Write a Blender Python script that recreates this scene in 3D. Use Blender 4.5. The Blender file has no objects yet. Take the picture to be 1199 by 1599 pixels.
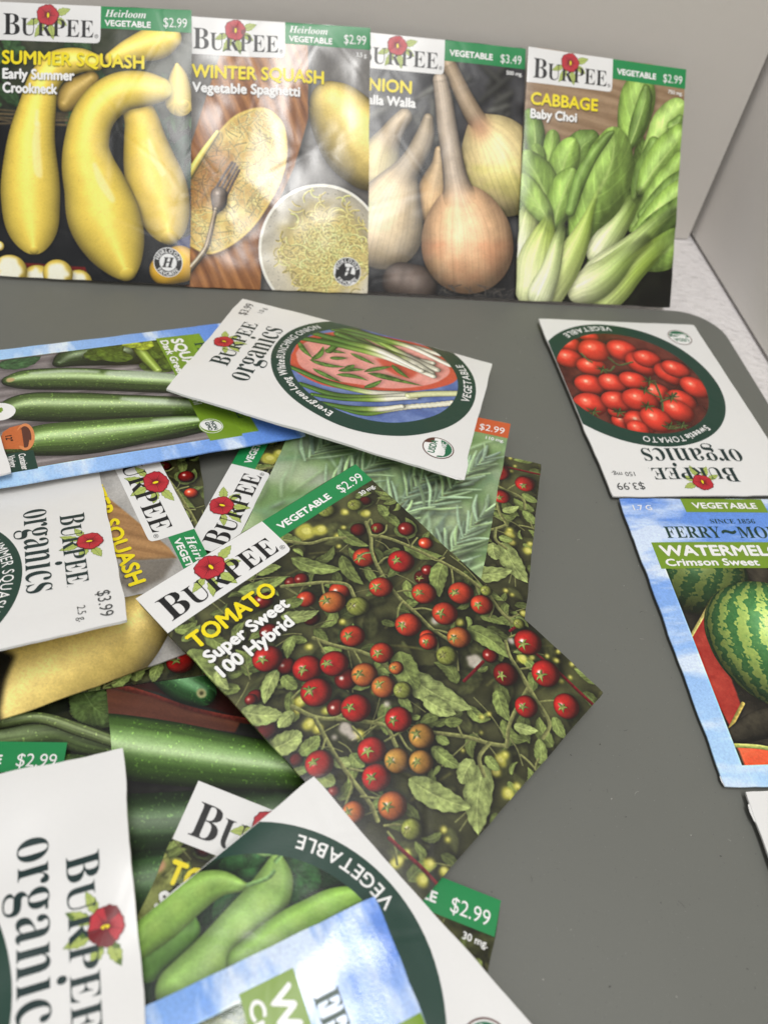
import bpy, math
import numpy as np
from mathutils import Matrix, Vector

# ------------------------------------------------------------------ camera, world, lamps, exposure
sc = bpy.context.scene
col = sc.collection
camd = bpy.data.cameras.new('camera')
cam = bpy.data.objects.new('camera', camd)
col.objects.link(cam)
camd.sensor_fit = 'HORIZONTAL'
camd.sensor_width = 36.0
camd.lens = 36.0 * 1244.357 / 1199.0
camd.clip_start = 0.005
camd.clip_end = 20.0
_R = (0.985195, 0.126626, 0.115571); _U = (-0.171438, 0.727677, 0.664150); _Fw = (0.000000, 0.674130, -0.738612)
cam.matrix_world = Matrix(((_R[0], _U[0], -_Fw[0], 0.0), (_R[1], _U[1], -_Fw[1], 0.0),
                           (_R[2], _U[2], -_Fw[2], 0.214288), (0, 0, 0, 1)))
camd.dof.use_dof = True
camd.dof.focus_distance = 0.262
camd.dof.aperture_fstop = 17.0
camd.dof.aperture_blades = 0
sc.camera = cam

world = bpy.data.worlds.new('World')
sc.world = world
world.use_nodes = True
bg = world.node_tree.nodes['Background']
bg.inputs[0].default_value = (1.0, 1.0, 1.0, 1)
bg.inputs[1].default_value = 0.385

def lamp(name, loc, target, sx, sy, power, colr):
    l = bpy.data.lights.new(name, 'AREA')
    l.shape = 'RECTANGLE'; l.size = sx; l.size_y = sy; l.energy = power; l.color = colr
    o = bpy.data.objects.new(name, l)
    col.objects.link(o)
    o.location = loc
    d = (Vector(target) - Vector(loc)).normalized()
    o.rotation_euler = d.to_track_quat('-Z', 'Y').to_euler()
    return o
lamp('ceiling_lamp', (0.11, -0.24, 1.32), (0.07, 0.04, 0.0), 0.24, 0.98, 13.4, (1.0, 0.985, 0.96))

sc.view_settings.view_transform = 'Standard'
sc.view_settings.look = 'None'
sc.view_settings.exposure = 0.0
sc.view_settings.gamma = 1.0
sc.view_settings.use_curve_mapping = False
sc.render.engine = 'CYCLES'
sc.cycles.use_denoising = True
sc.cycles.max_bounces = 6

# ------------------------------------------------------------------ materials
def s2l(c):
    return tuple((x / 12.92) if x <= 0.04045 else ((x + 0.055) / 1.055) ** 2.4 for x in c)

def nodes_of(m):
    m.use_nodes = True
    nt = m.node_tree
    return nt, nt.nodes['Principled BSDF']

def ink(name, srgb, rough=0.36, wob=0.05):
    """printed ink or plain paper: flat colour with faint mottling, gentle crinkle bump"""
    m = bpy.data.materials.new(name)
    nt, p = nodes_of(m)
    c = s2l(srgb)
    uv = nt.nodes.new('ShaderNodeUVMap'); uv.uv_map = 'mm'
    n = nt.nodes.new('ShaderNodeTexNoise'); n.inputs['Scale'].default_value = 0.9; n.inputs['Detail'].default_value = 5
    nt.links.new(uv.outputs[0], n.inputs['Vector'])
    r = nt.nodes.new('ShaderNodeMapRange')
    r.inputs[3].default_value = 1 - wob; r.inputs[4].default_value = 1 + wob * 0.6
    nt.links.new(n.outputs['Fac'], r.inputs[0])
    mx = nt.nodes.new('ShaderNodeVectorMath'); mx.operation = 'SCALE'
    mx.inputs[0].default_value = c
    nt.links.new(r.outputs[0], mx.inputs['Scale'])
    nt.links.new(mx.outputs[0], p.inputs['Base Color'])
    finish(nt, p, uv, rough)
    return m

def finish(nt, p, uv, rough, bump=0.3, fine=0.25, spec=0.5, crease=.13):
    p.inputs['Roughness'].default_value = rough
    p.inputs['Specular IOR Level'].default_value = spec
    n1 = nt.nodes.new('ShaderNodeTexNoise'); n1.inputs['Scale'].default_value = 0.055; n1.inputs['Detail'].default_value = 1.2
    n1.inputs['Distortion'].default_value = 0.4
    n2 = nt.nodes.new('ShaderNodeTexNoise'); n2.inputs['Scale'].default_value = 1.6; n2.inputs['Detail'].default_value = 2
    nt.links.new(uv.outputs[0], n1.inputs['Vector']); nt.links.new(uv.outputs[0], n2.inputs['Vector'])
    b1 = nt.nodes.new('ShaderNodeBump'); b1.inputs['Strength'].default_value = bump; b1.inputs['Distance'].default_value = 0.0012
    b2 = nt.nodes.new('ShaderNodeBump'); b2.inputs['Strength'].default_value = fine; b2.inputs['Distance'].default_value = 0.00004
    nt.links.new(n1.outputs['Fac'], b1.inputs['Height']); nt.links.new(n2.outputs['Fac'], b2.inputs['Height'])
    nt.links.new(b1.outputs[0], b2.inputs['Normal'])
    # a few straight soft creases
    v = nt.nodes.new('ShaderNodeTexVoronoi'); v.feature = 'DISTANCE_TO_EDGE'; v.inputs['Scale'].default_value = 0.028
    wv = nt.nodes.new('ShaderNodeVectorMath'); wv.operation = 'ADD'
    nt.links.new(uv.outputs[0], wv.inputs[0]); wv.inputs[1].default_value = (3.1, 7.7, 0)
    nt.links.new(wv.outputs[0], v.inputs['Vector'])
    mr = nt.nodes.new('ShaderNodeMapRange'); mr.interpolation_type = 'SMOOTHSTEP'
    mr.inputs[1].default_value = 0; mr.inputs[2].default_value = .05
    nt.links.new(v.outputs['Distance'], mr.inputs[0])
    b3 = nt.nodes.new('ShaderNodeBump'); b3.inputs['Strength'].default_value = crease; b3.inputs['Distance'].default_value = 0.00022
    nt.links.new(mr.outputs[0], b3.inputs['Height']); nt.links.new(b2.outputs[0], b3.inputs['Normal'])
    nt.links.new(b3.outputs[0], p.inputs['Normal'])

def print_mat(name, canvas, rough=0.3, bump=0.3, fine=0.5, spec=0.5):
    """a picture printed on the paper: the ink colours come from the pattern computed above"""
    h, w = canvas.shape[:2]
    img = bpy.data.images.new(name, w, h, alpha=False)
    px = np.ones((h, w, 4), np.float32)
    px[..., :3] = np.clip(canvas[::-1], 0, 1)
    img.pixels.foreach_set(px.ravel())
    img.update()
    img.pack()
    m = bpy.data.materials.new(name)
    nt, p = nodes_of(m)
    uvp = nt.nodes.new('ShaderNodeUVMap'); uvp.uv_map = 'print'
    t = nt.nodes.new('ShaderNodeTexImage'); t.image = img; t.extension = 'EXTEND'; t.interpolation = 'Cubic'
    nt.links.new(uvp.outputs[0], t.inputs[0])
    nt.links.new(t.outputs[0], p.inputs['Base Color'])
    uv = nt.nodes.new('ShaderNodeUVMap'); uv.uv_map = 'mm'
    finish(nt, p, uv, rough, bump, fine, spec)
    return m

PW, PH = 82.5, 114.0                 # packet size in mm
M = {}
M['paper'] = ink('white_paper', (.91, .908, .903), 0.3, 0.02)
M['label_white'] = ink('label_white', (.912, .91, .905), 0.28, 0.015)
M['white_ink'] = ink('white_ink', (.95, .95, .945), 0.32, 0.02)
M['yellow_ink'] = ink('yellow_ink', (.96, .88, .08), 0.32, 0.03)
M['black_ink'] = ink('black_ink', (.085, .085, .09), 0.34, 0.15)
M['teal_ink'] = ink('teal_ink', (.10, .19, .19), 0.34, 0.15)
M['grey_ink'] = ink('grey_ink', (.26, .27, .27), 0.4, 0.1)
M['green_band'] = ink('green_band', (.125, .545, .305), 0.3, 0.06)
M['orange_band'] = ink('orange_band', (.80, .37, .19), 0.3, 0.06)
M['ring_green'] = ink('ring_green', (.115, .25, .205), 0.3, 0.08)
M['tab_green'] = ink('tab_green', (.475, .605, .165), 0.3, 0.05)
M['petal_red'] = ink('petal_red', (.76, .17, .22), 0.34, 0.2)
M['petal_dark'] = ink('petal_dark', (.46, .07, .11), 0.34, 0.2)
M['leaf_green'] = ink('leaf_green', (.70, .76, .40), 0.34, 0.2)
M['leaf_line'] = ink('leaf_line', (.36, .46, .20), 0.34, 0.2)
M['usda_green'] = ink('usda_green', (.10, .42, .28), 0.34, 0.1)
M['usda_brown'] = ink('usda_brown', (.36, .20, .15), 0.34, 0.1)
M['seal_black'] = ink('seal_black', (.10, .10, .10), 0.32, 0.1)
M['pot_rim'] = ink('pot_rim', (.87, .55, .34), 0.34, 0.2)
M['terracotta'] = ink('terracotta', (.80, .43, .22), 0.34, 0.2)

# ------------------------------------------------------------------ painting the printed pictures (sRGB, 6 px per mm)
S = 6
CW, CH = int(PW * S), int(PH * S)
XX, YY = np.meshgrid((np.arange(CW, dtype=np.float32) + .5) / S, (np.arange(CH, dtype=np.float32) + .5) / S)
rs = np.random.RandomState(7)

def lerp(a, b, t):
    a = np.asarray(a, np.float32); b = np.asarray(b, np.float32)
    return a + (b - a) * t

def blur(a, sig):
    """gaussian-like: three box passes; sig in mm"""
    r = max(1, int(sig * S * 0.9))
    for _ in range(3):
        for ax in (0, 1):
            pad = [(0, 0)] * a.ndim; pad[ax] = (r + 1, r)
            c = np.cumsum(np.pad(a, pad, mode='edge'), axis=ax, dtype=np.float64)
            n = a.shape[ax]
            hi = np.take(c, np.arange(2 * r + 1, 2 * r + 1 + n), axis=ax)
            lo = np.take(c, np.arange(0, n), axis=ax)
            a = ((hi - lo) / (2 * r + 1)).astype(np.float32)
    return a

def vnoise(x, y, seed):
    """value noise at points x,y (lattice units)"""
    xi = np.floor(x).astype(np.int64); yi = np.floor(y).astype(np.int64)
    fx = (x - xi).astype(np.float32); fy = (y - yi).astype(np.float32)
    fx = fx * fx * (3 - 2 * fx); fy = fy * fy * (3 - 2 * fy)
    def h(a, b):
        n = (a * 374761393 + b * 668265263 + seed * 144665) & 0x7fffffff
        n = ((n ^ (n >> 13)) * 1274126177) & 0x7fffffff
        n = n ^ (n >> 16)
        return (n & 0xffff).astype(np.float32) / 65535.0
    return (h(xi, yi) * (1 - fx) + h(xi + 1, yi) * fx) * (1 - fy) + (h(xi, yi + 1) * (1 - fx) + h(xi + 1, yi + 1) * fx) * fy

def fbm(x, y, seed, octv=4):
    o = 0; a = .5; t = 0
    for i in range(octv):
        o = o + a * vnoise(x * 2 ** i, y * 2 ** i, seed + i * 17); t += a; a *= .5
    return o / t

def new_canvas(c, var=0.0, scale=8, seed=1, c2=None):
    A = np.empty((CH, CW, 3), np.float32); A[:] = c
    n = fbm(XX / scale, YY / scale, seed)[..., None]
    if c2 is not None:
        A = lerp(A, np.array(c2, np.float32), np.clip((n - .5) * 2.6 + .5, 0, 1))
    elif var:
        A += (n - .5) * 2 * var
    return A

def spline(pts, n):
    P = np.array(pts, np.float32)
    if len(P) == 1: P = np.vstack([P, P + 1e-3])
    E = np.vstack([2 * P[0] - P[1], P, 2 * P[-1] - P[-2]])
    u = np.linspace(0, len(P) - 1, n); i = np.minimum(u.astype(int), len(P) - 2); t = (u - i)[:, None]
    a, b, c, d = E[i], E[i + 1], E[i + 2], E[i + 3]
    r = .5 * (2 * b + (c - a) * t + (2 * a - 5 * b + 4 * c - d) * t ** 2 + (3 * b - a - 3 * c + d) * t ** 3)
    return r

def field(pts, n=40, pad=0.4):
    """pts (x,y,r) mm -> bbox slices, q (0 centre..1 edge), nx, ny, t, s, alpha"""
    C = spline(pts, n); r = np.maximum(C[:, 2], 0.05)
    x0, x1 = (C[:, 0] - r).min() - pad, (C[:, 0] + r).max() + pad
    y0, y1 = (C[:, 1] - r).min() - pad, (C[:, 1] + r).max() + pad
    i0, i1 = max(0, int(y0 * S)), min(CH, int(y1 * S) + 1); j0, j1 = max(0, int(x0 * S)), min(CW, int(x1 * S) + 1)
    if i1 <= i0 or j1 <= j0: return None
    X = XX[i0:i1, j0:j1]; Y = YY[i0:i1, j0:j1]
    T = np.gradient(C[:, :2], axis=0); T /= np.linalg.norm(T, axis=1)[:, None] + 1e-9
    q = np.full(X.shape, 1e9, np.float32); k = np.zeros(X.shape, np.int32)
    for i in range(n):
        d = ((X - C[i, 0]) ** 2 + (Y - C[i, 1]) ** 2) / (r[i] * r[i])
        m = d < q; q[m] = d[m]; k[m] = i
    q = np.sqrt(q)
    nx = (X - C[k, 0]) / r[k]; ny = (Y - C[k, 1]) / r[k]
    s = T[k, 0] * ny - T[k, 1] * nx
    tt = k / (n - 1.0)
    if n > 5:
        # smooth along the spine: take out the stepping between neighbouring circles
        step = np.linalg.norm(np.diff(C[:, :2], axis=0), axis=1).mean() + 1e-6
        ta = T[k, 0] * nx + T[k, 1] * ny
        slope = np.clip(-np.gradient(r) / step, -.6, .6)[k] * q
        inner = (k > 0) & (k < n - 1)
        ta2 = np.where(inner, slope, ta)
        nx, ny = T[k, 0] * ta2 - T[k, 1] * s, T[k, 1] * ta2 + T[k, 0] * s
        L = np.sqrt(nx * nx + ny * ny); over = np.maximum(L, 1.0)
        nx, ny = nx / over, ny / over
        tt = np.clip(tt + np.where(inner, (ta - slope) * r[k] / step / (n - 1), 0), 0, 1)
    a = np.clip((1 - q) * r[k] * S + .5, 0, 1)
    return (slice(i0, i1), slice(j0, j1)), q, nx, ny, tt, s, a, X, Y

def put(A, sl, a, colr):
    A[sl] = A[sl] + (colr - A[sl]) * a[..., None]

LV = np.array((-.38, -.5, .78)); LV = LV / np.linalg.norm(LV)

def shade(q, nx, ny, base, amb=.45, dif=.75, spec=.0, gloss=30, rim=0.0, L=LV):
    nz = np.sqrt(np.clip(1 - nx * nx - ny * ny, 0, 1))
    d = np.clip(nx * L[0] + ny * L[1] + nz * L[2], 0, 1)
    c = base * (amb + dif * d)[..., None]
    if rim: c = c * (1 - rim * np.clip(q, 0, 1) ** 6)[..., None]
    if spec:
        Hh = np.array((L[0], L[1], L[2] + 1)); Hh /= np.linalg.norm(Hh)
        h = np.clip(nx * Hh[0] + ny * Hh[1] + nz * Hh[2], 0, 1) ** gloss
        c = c + (spec * h)[..., None]
    return c

def drop(A, pts, off=(.6, .9), soft=1.0, dark=.5):
    """soft dark printed around a photographed object"""
    f = field([(x + off[0], y + off[1], r) for x, y, r in pts], 16, pad=soft * 4)
    if f is None: return
    sl, q, nx, ny, t, s, a, X, Y = f
    a = blur(a, soft) * dark
    A[sl] *= (1 - a)[..., None]

def body(A, pts, base, n=40, tex=None, amb=.42, dif=.78, spec=.25, gloss=30, rim=.25, shadow=.45, L=LV, soft=0, fade=0):
    if shadow: drop(A, pts, dark=shadow)
    f = field(pts, n)
    if f is None: return
    sl, q, nx, ny, t, s, a, X, Y = f
    b = np.empty(q.shape + (3,), np.float32); b[:] = base
    if tex is not None: b = tex(b, t, s, X, Y, q)
    c = shade(q, nx, ny, b, amb, dif, spec, gloss, rim, L)
    if soft: a = blur(a, soft)
    if fade:
        k = np.clip((t - fade) / (1 - fade), 0, 1); a = a * (1 - k * k * (3 - 2 * k))
    put(A, sl, a, c)

def stroke(A, pts, w, colr, var=.12, n=24):
    """thin stem: pts (x,y)"""
    P = [(x, y, w) for x, y in pts]
    n = max(n, int(sum(math.dist(a, b) for a, b in zip(pts, pts[1:])) / w * 1.6))
    f = field(P, min(n, 150))
    if f is None: return
    sl, q, nx, ny, t, s, a, X, Y = f
    c = np.empty(q.shape + (3,), np.float32); c[:] = colr
    c = c * (1.05 - .45 * (s * .5 + .5))[..., None] * (1 + var * (vnoise(X * 1.5, Y * 1.5, 5) - .5) * 2)[..., None]
    put(A, sl, a, c)

def leaf(A, p0, p1, w, colr, bend=.12, serr=.13, lit=1.0, seed=0, shadow=.35, veins=6, n=30, prof=.75):
    p0 = np.array(p0, float); p1 = np.array(p1, float)
    d = p1 - p0; nrm = np.array((-d[1], d[0]))
    ts = np.linspace(0, 1, 7)
    pts = []
    for t in ts:
        c = p0 + d * t + nrm * bend * math.sin(math.pi * t)
        r = w * (math.sin(math.pi * min(1, t ** prof * .97 + .03)) ** .8 + .02)
        pts.append((c[0], c[1], max(r, .12)))
    if shadow: drop(A, pts, dark=shadow)
    f = field(pts, n, pad=.5)
    if f is None: return
    sl, q, nx, ny, t, s, a, X, Y = f
    sg = np.abs(s)
    if serr:
        qq = q * (1 + serr * (.5 + .5 * np.sin(t * veins * 6.283 * 1.0 + seed)) * q * q) + serr * .5 * (vnoise(X * .9, Y * .9, seed + 3) - .5)
        a = np.clip((1 - qq) * w * S + .5, 0, 1)
    vn = np.abs(((t * veins - sg * 1.5 + seed * .37) % 1.0) - .5) * 2
    vein = np.clip((vn - .80) * 5, 0, 1) * .18
    mid = np.exp(-(s * w / .16) ** 2) * .28
    puff = .93 + .10 * np.sin(vn * 2.6) + .13 * (s > 0) - .06
    nz = fbm(X * .55, Y * .55, seed + 9)
    c = np.empty(q.shape + (3,), np.float32); c[:] = colr
    c = c * (lit * puff * (.60 + .72 * nz))[..., None]
    c = lerp(c, np.minimum(np.array(colr, np.float32) * 1.55 + .1, 1), (np.maximum(vein, mid))[..., None])
    c = c * (1 - .25 * np.clip(q, 0, 1) ** 5)[..., None]
    put(A, sl, a, c)

def photo_finish(A, seed=1, amt=.07):
    """fine photographic texture and grain, so printed surfaces are not airbrushed"""
    n = fbm(XX / .55, YY / .55, seed, 3) - .5
    m = fbm(XX / 3.2, YY / 3.2, seed + 5, 4) - .5
    g = np.random.RandomState(seed).rand(CH, CW).astype(np.float32) - .5
    A = A * (1 + amt * 2 * n + amt * 1.2 * m + .05 * g)[..., None]
    sh = A - blur(A, .45)
    return np.clip((A + .55 * sh) * 1.055, 0, 1)

def polymask(pts, soft=0.0):
    P = np.array(pts, np.float32)
    inside = np.zeros((CH, CW), bool)
    i0, i1 = max(0, int(P[:, 1].min() * S)), min(CH, int(P[:, 1].max() * S) + 2)
    X = XX[i0:i1]; Y = YY[i0:i1]; ins = inside[i0:i1]
    for (xa, ya), (xb, yb) in zip(P, np.roll(P, -1, 0)):
        if ya == yb: continue
        c = ((ya > Y) != (yb > Y)) & (X < (xb - xa) * (Y - ya) / (yb - ya) + xa)
        ins ^= c
    m = inside.astype(np.float32)
    return blur(m, soft if soft else 1.0 / S)

def poly(A, pts, colr, soft=0.0, smooth=True, tex=None):
    if smooth:
        P = [(x, y, 0) for x, y in list(pts) + [pts[0]]]
        pts = spline(P, 12 * len(pts))[:, :2]
    m = polymask(pts, soft)
    c = np.empty((CH, CW, 3), np.float32); c[:] = colr
    if tex is not None: c = tex(c, XX, YY)
    A += (c - A) * m[..., None]
    return m

def blob(A, x, y, r, colr, soft=.5, al=1.0):
    f = field([(x, y, r)], 2, pad=soft * 4)
    if f is None: return
    sl, q, nx, ny, t, s, a, X, Y = f
    w = np.clip(1.15 - q + .55 * (vnoise(X * .5, Y * .5, int(x * 7 + y)) - .5), 0, 1)
    a = np.clip(w * 4, 0, 1); a = blur(a, soft) * al
    c = np.empty(q.shape + (3,), np.float32); c[:] = colr
    put(A, sl, a, c)

def wood(A, m, c1, c2, ang=0.0, sx=30, sy=1.6, seed=3):
    u = XX * math.cos(ang) + YY * math.sin(ang); v = -XX * math.sin(ang) + YY * math.cos(ang)
    g = fbm(u / sx, v / sy, seed, 4) + .25 * np.sin(v * 1.3 + 5 * fbm(u / 25, v / 9, seed + 5))
    g = np.clip(g * .9 + .1, 0, 1)[..., None]
    A += (lerp(c1, c2, g) - A) * m[..., None]
# ------------------------------------------------------------------ lettering
CAP = 0.682
_cache = {}
def serif(s):
    o = ''
    for ch in s:
        if 'A' <= ch <= 'Z': o += chr(0x1D400 + ord(ch) - 65)
        elif 'a' <= ch <= 'z': o += chr(0x1D41A + ord(ch) - 97)
        elif '0' <= ch <= '9': o += chr(0x1D7CE + ord(ch) - 48)
        else: o += ch
    return o
def slanted(s):
    return ''.join(chr(0x1D468 + ord(c) - 65) if 'A' <= c <= 'Z' else chr(0x1D482 + ord(c) - 97) if 'a' <= c <= 'z' else c for c in s)

def glyphs(s, off=0.0, space=1.0):
    """verts (n,2) with cap height 1 and baseline 0, list of faces, width"""
    k = (s, off, space)
    if k not in _cache:
        c = bpy.data.curves.new('lettering', 'FONT'); c.body = s; c.size = 1; c.resolution_u = 3; c.offset = off; c.space_character = space
        o = bpy.data.objects.new('lettering', c)
        me = bpy.data.meshes.new_from_object(o)
        V = np.array([v.co[:2] for v in me.vertices], float).reshape(-1, 2) / CAP
        Fs = [list(p.vertices) for p in me.polygons]
        bpy.data.objects.remove(o); bpy.data.curves.remove(c); bpy.data.meshes.remove(me)
        if len(V):
            V[:, 0] -= V[:, 0].min()
        _cache[k] = (V, Fs, float(V[:, 0].max()) if len(V) else .35)
    return _cache[k]

def line(s, x, y, cap, width=None, bold=0.0, off=0.0, align='l', space=1.0, ang=0.0):
    """one line of lettering: layers of (verts mm, faces); x,y = baseline start; width in mm squeezes it"""
    V, Fs, w = glyphs(s, off, space)
    sx = cap if width is None else width / w
    P = np.stack([V[:, 0] * sx, -V[:, 1] * cap], 1)
    tot = w * sx
    if align == 'c': P[:, 0] -= tot / 2
    if align == 'r': P[:, 0] -= tot
    if ang:
        c_, s_ = math.cos(ang), math.sin(ang)
        P = np.stack([P[:, 0] * c_ - P[:, 1] * s_, P[:, 0] * s_ + P[:, 1] * c_], 1)
    P = P + (x, y)
    out = [(P, Fs)]
    if bold:
        b = bold
        out = [(P + d, Fs) for d in ((-b, 0), (b, 0), (0, -b), (0, b))]
    return out

def arc(s, cx, cy, r, a0, cap, inside=False, off=0.0, bold=0.0, track=1.0, sx=1.0, shear=0):
    """lettering round a circle, centred on the angle a0 (degrees, 0 = right, 90 = down). inside=False: tops outward"""
    adv = []
    for ch in s:
        if ch == ' ': adv.append(cap * .34 * sx)
        else: adv.append((glyphs(ch, off)[2] + .13) * cap * sx * track)
    tot = sum(adv); pos = -tot / 2; out = []
    for ch, a in zip(s, adv):
        mid = pos + a / 2; pos += a
        if ch == ' ': continue
        V, Fs, w = glyphs(ch, off)
        P = np.stack([(V[:, 0] - w / 2) * cap * sx, V[:, 1] * cap], 1)
        if not inside:
            th = math.radians(a0) + mid / r
            er = np.array((math.cos(th), math.sin(th))); et = np.array((-math.sin(th), math.cos(th)))
            Q = er * r + P[:, :1] * et + P[:, 1:] * er
        else:
            th = math.radians(a0) - mid / r
            er = np.array((math.cos(th), math.sin(th))); et = np.array((math.sin(th), -math.cos(th)))
            Q = er * r + P[:, :1] * et - P[:, 1:] * er
        Q = Q + (cx, cy)
        for d in (((0, 0),) if not bold else ((-bold, 0), (bold, 0), (0, -bold), (0, bold))):
            out.append((Q + d, Fs))
    return out

def print_shadow(A, layers, off=(.35, .45), soft=.45, al=.75):
    """the soft dark shadow printed behind a title"""
    m = np.zeros((CH, CW), np.float32)
    for P, Fs in layers[:1] if len(layers) == 4 else layers:
        Q = (P + off) * S
        for f in Fs:
            for k in range(1, len(f) - 1):
                t = Q[[f[0], f[k], f[k + 1]]]
                j0, i0 = np.floor(t.min(0)).astype(int); j1, i1 = np.ceil(t.max(0)).astype(int) + 1
                i0, j0, i1, j1 = max(i0, 0), max(j0, 0), min(i1, CH), min(j1, CW)
                if i1 <= i0 or j1 <= j0: continue
                gx, gy = np.meshgrid(np.arange(j0, j1) + .5, np.arange(i0, i1) + .5)
                d = (t[1, 0] - t[0, 0]) * (t[2, 1] - t[0, 1]) - (t[1, 1] - t[0, 1]) * (t[2, 0] - t[0, 0])
                if abs(d) < 1e-9: continue
                w1 = ((gx - t[0, 0]) * (t[2, 1] - t[0, 1]) - (gy - t[0, 1]) * (t[2, 0] - t[0, 0])) / d
                w2 = ((t[1, 0] - t[0, 0]) * (gy - t[0, 1]) - (t[1, 1] - t[0, 1]) * (gx - t[0, 0])) / d
                m[i0:i1, j0:j1][(w1 >= 0) & (w2 >= 0) & (w1 + w2 <= 1)] = 1
    m = np.clip(blur(m, soft) * 1.5, 0, 1) * al
    A *= (1 - m)[..., None]

# ------------------------------------------------------------------ packets
def smooth01(x):
    x = np.clip(x, 0, 1); return x * x * (3 - 2 * x)

class Packet:
    """a paper seed packet: q = its four corners TL TR BR BL in metres"""
    def __init__(self, name, label, group, q, seed=0, bulge=1.0, wave=.35, thick=.7, curls=(), bend=0.0):
        self.q = np.array(q, float); self.seed = seed; self.bulge = bulge; self.wave = wave; self.thick = thick
        self.curls = curls; self.bend = bend
        base = self.q.mean(0)
        n = np.cross(self.q[1] - self.q[0], self.q[0] - self.q[3]); self.n = n / np.linalg.norm(n)
        self.base = base - self.n * thick * .001
        e = bpy.data.objects.new(name, None); col.objects.link(e)
        e.empty_display_size = .01
        e.location = self.base
        e['label'] = label; e['category'] = 'seed packet'; e['group'] = group
        self.root = e
    def height(self, u, v):
        """mm above the flat quad"""
        a = np.clip(u / PW, 0, 1); b = np.clip(v / PH, 0, 1)
        ed = np.clip(16 * a * (1 - a) * b * (1 - b), 0, 1)
        h = self.bulge * ed ** .7
        h = h + self.wave * (fbm(a * 3.1 + self.seed * 1.7, b * 4.2 + self.seed, 11 + self.seed, 2) - .5) * 2 * (.5 + .5 * ed)
        h = h + self.bend * np.sin(np.pi * a) * .6
        for (cu, cv, rad, amp) in self.curls:
            d = np.sqrt((u - cu) ** 2 + (v - cv) ** 2)
            h = h + amp * smooth01(1 - d / rad)
        return h
    def pts(self, u, v, lift=0.0, down=0.0):
        u = np.asarray(u, float); v = np.asarray(v, float)
        a = (u / PW)[..., None]; b = (v / PH)[..., None]
        q = self.q
        P = q[0] * (1 - a) * (1 - b) + q[1] * a * (1 - b) + q[2] * a * b + q[3] * (1 - a) * b
        h = self.height(u, v) * (1.0 if not down else .25)
        return P + self.n * ((h + lift - down) * .001)[..., None] - self.base
    def mesh(self, name, u, v, faces, mats, lift=0.0, P=None, fmat=None, label=None, parent=None, smooth=True):
        me = bpy.data.meshes.new(name)
        P = self.pts(u, v, lift) if P is None else P
        me.from_pydata([tuple(p) for p in P], [], faces)
        uvp = me.uv_layers.new(name='print'); uvm = me.uv_layers.new(name='mm')
        li = np.empty(len(me.loops), np.int32); me.loops.foreach_get('vertex_index', li)
        U = np.asarray(u, np.float32)[li]; Vv = np.asarray(v, np.float32)[li]
        uvp.data.foreach_set('uv', np.stack([U / PW, 1 - Vv / PH], 1).ravel().astype(np.float32))
        uvm.data.foreach_set('uv', np.stack([U + self.seed * 131.7, Vv + self.seed * 57.3], 1).ravel().astype(np.float32))
        for m in mats: me.materials.append(m)
        if fmat is not None: me.polygons.foreach_set('material_index', np.asarray(fmat, np.int32))
        if smooth: me.polygons.foreach_set('use_smooth', np.ones(len(me.polygons), bool))
        me.validate(clean_customdata=False); me.update()
        o = bpy.data.objects.new(name, me); col.objects.link(o)
        o.parent = parent if parent is not None else self.root
        if label: o['label'] = label
        return o
    def envelope(self, front, side=None):
        nu, nv = 36, 50
        side = side or M['paper']
        # fan the grid lines out a little so the paper edge is not a perfect straight line
        u = np.linspace(0, PW, nu + 1); v = np.linspace(0, PH, nv + 1)
        uu, vv = np.meshgrid(u, v); uu = uu.ravel(); vv = vv.ravel()
        eu = (np.minimum(uu, PW - uu) < .01); ev = (np.minimum(vv, PH - vv) < .01)
        wob = (fbm(vv / 9.0 + self.seed, uu / 9.0, 3 + self.seed, 3) - .5) * .8
        U = uu + np.where(eu, wob, 0); V = vv + np.where(ev, wob, 0)
        cn = eu & ev                       # worn corners
        U = U + np.where(cn, np.where(uu < 1,   .15, -.15), 0); V = V + np.where(cn, np.where(vv < 1,   .15, -.15), 0)
        top = self.pts(U, V); bot = self.pts(U, V, down=self.thick)
        N = len(uu); f = []; fm = []
        g = lambda i, j: i * (nu + 1) + j
        for i in range(nv):
            for j in range(nu):
                f.append((g(i, j), g(i + 1, j), g(i + 1, j + 1), g(i, j + 1))); fm.append(0)
        for i in range(nv):
            for j in range(nu):
                f.append((N + g(i, j), N + g(i, j + 1), N + g(i + 1, j + 1), N + g(i + 1, j))); fm.append(1)
        rim = [g(0, j) for j in range(nu)] + [g(i, nu) for i in range(nv)] + [g(nv, j) for j in range(nu, 0, -1)] + [g(i, 0) for i in range(nv, 0, -1)]
        # separate rim vertices keep a crisp edge
        k = len(rim)
        P = np.vstack([top, bot, top[rim], bot[rim]])
        UU = np.concatenate([U, U, U[rim], U[rim]]); VV = np.concatenate([V, V, V[rim], V[rim]])
        for a in range(k):
            b = (a + 1) % k
            f.append((2 * N + b, 2 * N + k + b, 2 * N + k + a, 2 * N + a)); fm.append(0)
        return self.mesh('paper_envelope', UU, VV, f, [front, side], P=P, fmat=fm)
    def flap(self, P, down=.25):
        """a bit of the folded paper back peeping out past the edge"""
        P = np.array(P, float); n = len(P); c = P.mean(0)
        Q = np.vstack([P, c]); F = [(i, n, (i + 1) % n) for i in range(n)]
        return self.mesh('glue_flap', Q[:, 0], Q[:, 1], F, [M['paper']], P=self.pts(Q[:, 0], Q[:, 1], down=down), smooth=False)
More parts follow.
